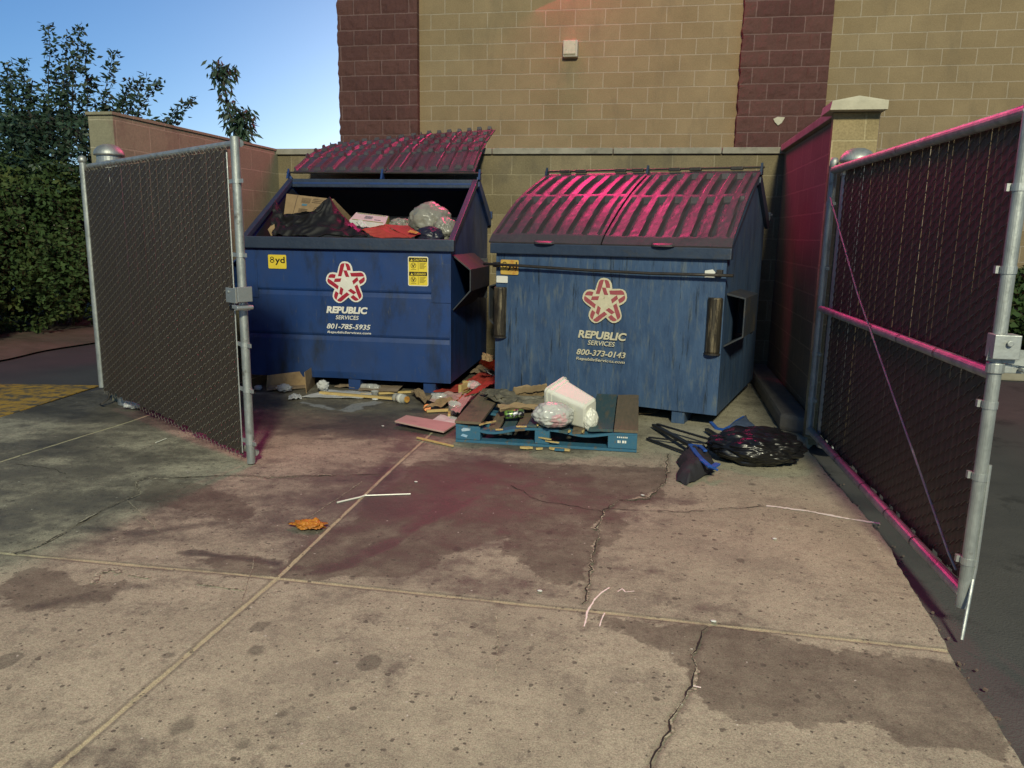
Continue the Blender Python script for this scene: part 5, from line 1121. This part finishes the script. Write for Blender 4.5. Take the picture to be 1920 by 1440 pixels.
# --- black bag and the collapsed chair at the right
def bagpoly(p):
    q = Vector((p.x*1.5+p.y*.6, p.y*2.3-p.x*.4, p.z*2.3)) + Vector((4.2, 1.3, 7.7)); dd, _ = noise.voronoi(q); d2_, _ = noise.voronoi(q*2.1+Vector((3, 3, 3)))
    f_ = min(.5, dd[1]-dd[0])*.26 - .05 + min(.4, d2_[1]-d2_[0])*.09; p = p*(1+f_)
    k = 1 - .35*max(0, -p.x)**1.5; return Vector((p.x, p.y*k, p.z*(k**.7)))
o = crumple('black_bag', G(1411, 866), (.285, .195, .120), M['black_bag'], 8.4, rz=rad(2), sub=6, fold=.07, freq=1.0, flat_=.12, poly=bagpoly, ridge=.0)
o.location.z = .004; tag(o, 'shiny creased black rubbish bag lying on the pad by the right gate', 'rubbish bag')
t = thing('broken_chair', 'collapsed folding seat with black bars and blue edged dark fabric beside the black bag', 'chair', G(1310, 840))
def bar_(a, za, b2, zb, w_=.022, th=.012, mat='black_frame'):
    return world_child(MB().bar(G(*a, za), G(*b2, zb), w_, th).build('frame_bar', M[mat], bevel=.003), t)
bar_((1226, 797), .03, (1300, 838), .06, .035, .02); bar_((1232, 795), .05, (1345, 828), .05, .02, .012); bar_((1213, 822), .015, (1290, 850), .02, .018, .012); bar_((1216, 820), .02, (1330, 832), .05, .016, .010); bar_((1325, 805), .03, (1352, 822), .04, .03, .02)
fb = MB()
FP = [(1291, 838), (1322, 842), (1344, 880), (1318, 898), (1288, 912), (1268, 903), (1270, 888), (1276, 880), (1268, 868), (1280, 852)]
cpx = (1305, 870); cc = G(*cpx, .07)
def ff(u, v):
    a = u*len(FP); i = int(a) % len(FP); f_ = a-int(a); e = G(*FP[i])*(1-f_)+G(*FP[(i+1) % len(FP)])*f_
    p = cc*(1-v)+e*v; p.z = .012 + .085*(1-v**3) + .022*noise.fractal(Vector((p.x*14, p.y*14, 1)), .8, 2, 3); return p
fb.grid(60, 14, ff); world_child(fb.build('fabric_seat', M['dark_fabric'], smooth=True), t)
def ribbon(pts, w_, th, name, mat):
    m = MB()
    for (a, b2) in zip(pts[:-1], pts[1:]): m.bar(Vector(a), Vector(b2) + (Vector(b2)-Vector(a)).normalized()*.006, w_, th)
    return world_child(m.build(name, M[mat], bevel=.002), t)
ribbon([G(1294, 834, .085), G(1305, 850, .10), G(1316, 862, .105), G(1330, 874, .09), G(1342, 880, .06)], .028, .012, 'blue_edging', 'blue_plastic')
ribbon([G(1294, 834, .085), G(1312, 836, .10), G(1322, 845, .10)], .024, .012, 'blue_edging', 'blue_plastic')
ribbon([G(1333, 878, .07), G(1345, 870, .08)], .035, .012, 'blue_edging', 'blue_plastic')
m = MB(); P = [G(1350, 828, .03), G(1415, 826, .05), G(1432, 812, .05), G(1395, 781, .09)]
sheet(m, [G(1354, 826, .05), G(1430, 822, .04), G(1398, 782, .11), G(1362, 806, .07)], .008, .03, 4); world_child(m.build('back_panel', M['blue_dull'], smooth=True), t)
ribbon([G(1333, 792, .08), G(1343, 803, .07), G(1357, 806, .07), G(1370, 800, .085), G(1382, 790, .10), G(1396, 782, .11)], .026, .014, 'blue_edging', 'blue_plastic')

# ------------------------------------------------------------ vegetation
def leafmesh(centres, size, seed, aspect=.42, up=None, name='leaves', droop=.2):
    rs = np.random.RandomState(seed); n = len(centres); C = np.array(centres, float)
    d = rs.normal(size=(n, 3)); d[:, 2] = d[:, 2]*.6 - droop
    if up is not None: d = d*.7 + np.array(up)
    d /= np.linalg.norm(d, axis=1)[:, None]; s = np.cross(d, rs.normal(size=(n, 3))); s /= np.linalg.norm(s, axis=1)[:, None]; nn = np.cross(d, s)
    L = size*rs.uniform(.65, 1.35, n)[:, None]; W2 = L*aspect
    P = [C, C+d*L*.45+s*W2*.5+nn*L*.06, C+d*L, C+d*L*.45-s*W2*.5+nn*L*.06]
    v = np.stack(P, 1).reshape(-1, 3); f = np.arange(n*4).reshape(n, 4)
    me = bpy.data.meshes.new(name); me.vertices.add(len(v)); me.vertices.foreach_set('co', v.reshape(-1).astype(np.float32)); me.loops.add(n*4); me.loops.foreach_set('vertex_index', f.reshape(-1).astype(np.int32))
    me.polygons.add(n); me.polygons.foreach_set('loop_start', (np.arange(n)*4).astype(np.int32)); me.update(calc_edges=True); return me
def plant(name, label, cat, base, me, leafmat, wood, group=None, leafname='crown'):
    t = thing(name, label, cat, base, group=group); me.name = leafname; me.materials.append(leafmat); me.transform(Matrix.Translation(-Vector(base)))
    o = bpy.data.objects.new(leafname, me); col.objects.link(o); o.parent = t
    world_child(wood.build('trunk', M['bark']), t); return t
# sapling tree with upright whips
def whip(tips, wood, leaves, r):
    # tips: list of (start, end, density)
    for (a, b2, n, sp) in tips:
        a = Vector(a); b2 = Vector(b2); pts = [a + (b2-a)*(k/6) + Vector((r.uniform(-.03, .03), r.uniform(-.03, .03), 0)) for k in range(7)]; pts[-1] = b2
        wood.tube(pts, [.012-.0016*k for k in range(7)], 5, cap=False)
        for i in range(n):
            k = r.random()**.8*6; j = min(5, int(k)); p = pts[j].lerp(pts[j+1], k-j); leaves.append(tuple(p + Vector((r.gauss(0, sp), r.gauss(0, sp), r.gauss(0, sp*.6)))))
r = random.Random(11); wood = MB(); lv = []
base = Vector((-8.2, 9.3, 0)); TY = 9.3
wood.tube([base, base+Vector((.05, 0, .9)), base+Vector((.0, 0, 1.7)), base+Vector((-.05, 0, 2.4))], [.07, .06, .05, .03], 8)
tipsP = [(90, 45), (150, 48), (125, 62), (163, 82), (45, 110), (15, 118), (60, 150), (212, 98), (250, 148), (273, 146), (302, 150), (362, 185), (345, 210), (180, 150), (110, 130), (30, 160), (0, 140), (140, 120), (235, 180), (-30, 130), (-60, 100), (80, 180), (200, 190)]
tips = []
for (px, py) in tipsP:
    e = PY(px, py, TY + r.uniform(-.6, .6)); x0 = base.x + (e.x-base.x)*.45; s0 = Vector((x0, TY+r.uniform(-.3, .3), 1.9+.15*r.random()))
    tips.append((s0, e, 320, .036)); wood.tube([base+Vector((0, 0, 1.3+r.random()*.6)), s0], [.03, .013], 5)
whip(tips, wood, lv, r)
for i in range(6000):
    px = r.gauss(75, 95); py = 235 + abs(r.gauss(0, 60)) - 20; 
    if px > 330: continue
    lv.append(tuple(PY(px, py, TY+r.uniform(-.9, .9))))
plant('tree', 'tall loose tree with upright leafy whips behind the hedge at far left', 'tree', base, leafmesh(lv, .078, 3, .42, up=(0, 0, .25)), M['leaf_hi'], wood)
# two whips behind the left wall
for (pth, n, lab, sd) in (([(455, 300), (432, 220), (418, 150), (406, 115)], 330, 'tall drooping leaf shoot rising behind the left block wall', 5), ([(448, 300), (452, 240), (456, 205)], 260, 'short drooping leaf shoot right beside the taller one behind the wall', 6)):
    r = random.Random(sd); Yw = 9.0; P = [PY(x, y, Yw) for x, y in pth]; base = Vector((P[0].x, Yw, 0)); wood = MB().tube([base, P[0]]+P[1:], [.02, .018]+[.012]*(len(P)-2)+[.004], 6); lv = []
    for i in range(n):
        k = r.random()*(len(P)-1); j = min(len(P)-2, int(k)); p = P[j].lerp(P[j+1], k-j); lv.append((p.x+r.gauss(0, .055), p.y+r.gauss(0, .06), p.z+r.gauss(0, .04)))
    if sd == 5:
        for i in range(70): p = PY(r.uniform(405, 445), r.uniform(118, 150), Yw); lv.append(tuple(p))
    else:
        for i in range(90): p = PY(r.gauss(462, 9), r.uniform(205, 262), Yw); lv.append(tuple(p))
    plant('shoot', lab, 'sapling', base, leafmesh(lv, .105, sd, .30, up=(0, 0, -.7)), M['leaf_hi'], wood, 'leaf shoots behind the block wall')
# hedge shrubs along the side pavement
labels_h = ['dark green shrub nearest the camera at the left frame edge', 'second dark green shrub in the left row, beside the yellow marking', 'broad green shrub in the middle of the left row', 'green shrub in the left row just beyond the open gate', 'last shrub of the left row, mostly behind the block wall', 'tall shrub behind the left row at the frame edge', 'tall shrub behind the left row beneath the loose tree']
for i, (cx, cy, rx, ry, h) in enumerate([(-8.3, 6.9, 1.25, 1.0, 2.0), (-8.2, 8.2, 1.3, 1.0, 2.15), (-8.0, 9.6, 1.2, 1.1, 2.2), (-7.6, 11.0, 1.3, 1.1, 2.2), (-6.2, 12.2, 1.4, 1.1, 2.05), (-10.2, 8.0, 1.3, 1.3, 2.3), (-10.0, 10.4, 1.5, 1.4, 2.5)]):
    r = random.Random(30+i); lv = []; n = 24000
    blobs = [(r.uniform(-.75, .75)*rx, r.uniform(-.75, .75)*ry, r.uniform(.25, .9)*h, r.uniform(.25, .45)) for _ in range(34)]
    for k in range(n):
        if r.random() < .72:
            b3 = r.choice(blobs); v = Vector((r.gauss(0, 1), r.gauss(0, 1), r.gauss(0, 1))).normalized()*b3[3]*(1-.25*r.random()**2); p = Vector((cx+b3[0], cy+b3[1], b3[2]))+v
        else:
            v = Vector((r.gauss(0, 1), r.gauss(0, 1), r.gauss(0, 1))).normalized(); q = 1+.18*noise.noise(v*2.5+Vector((i*5, 0, 0))); p = Vector((cx+v.x*rx*q, cy+v.y*ry*q, h*.5+v.z*h*.5*q))
        if p.z > .04 and p.x < -6.75+.15*noise.noise(Vector((p.y*2, 0, 0))): lv.append(tuple(p))
    wood = MB()
    for k in range(9): a = k*.7; wood.tube([(cx, cy, 0), (cx+math.cos(a)*rx*.3, cy+math.sin(a)*ry*.3, h*.5), (cx+math.cos(a)*rx*.55, cy+math.sin(a)*ry*.55, h*.85)], [.03, .02, .008], 5)
    plant('shrub', labels_h[i], 'shrub', Vector((cx, cy, 0)), leafmesh(lv, .068, 40+i, .55), M['leaf_mid'], wood, 'hedge shrubs at the left', 'foliage')
# far low shrub on the right
lv = []; r = random.Random(77)
for k in range(5000):
    v = Vector((r.gauss(0, 1), r.gauss(0, 1), r.gauss(0, 1))).normalized()*(1-.3*r.random()); p = Vector((4.75+v.x*1.0, 10.1+v.y*.55, .62+v.z*.58))
    lv.append(tuple(p))
wood = MB()
for k in range(7): wood.tube([(4.75, 10.1, 0), (4.75+math.cos(k)*.6, 10.1+math.sin(k)*.3, .8)], [.02, .006], 5)
plant('shrub', 'green shrub by the building, seen past the right gate post', 'shrub', Vector((4.75, 10.1, .09)), leafmesh(lv, .10, 90, .6), M['leaf_mid'], wood, None, 'foliage')
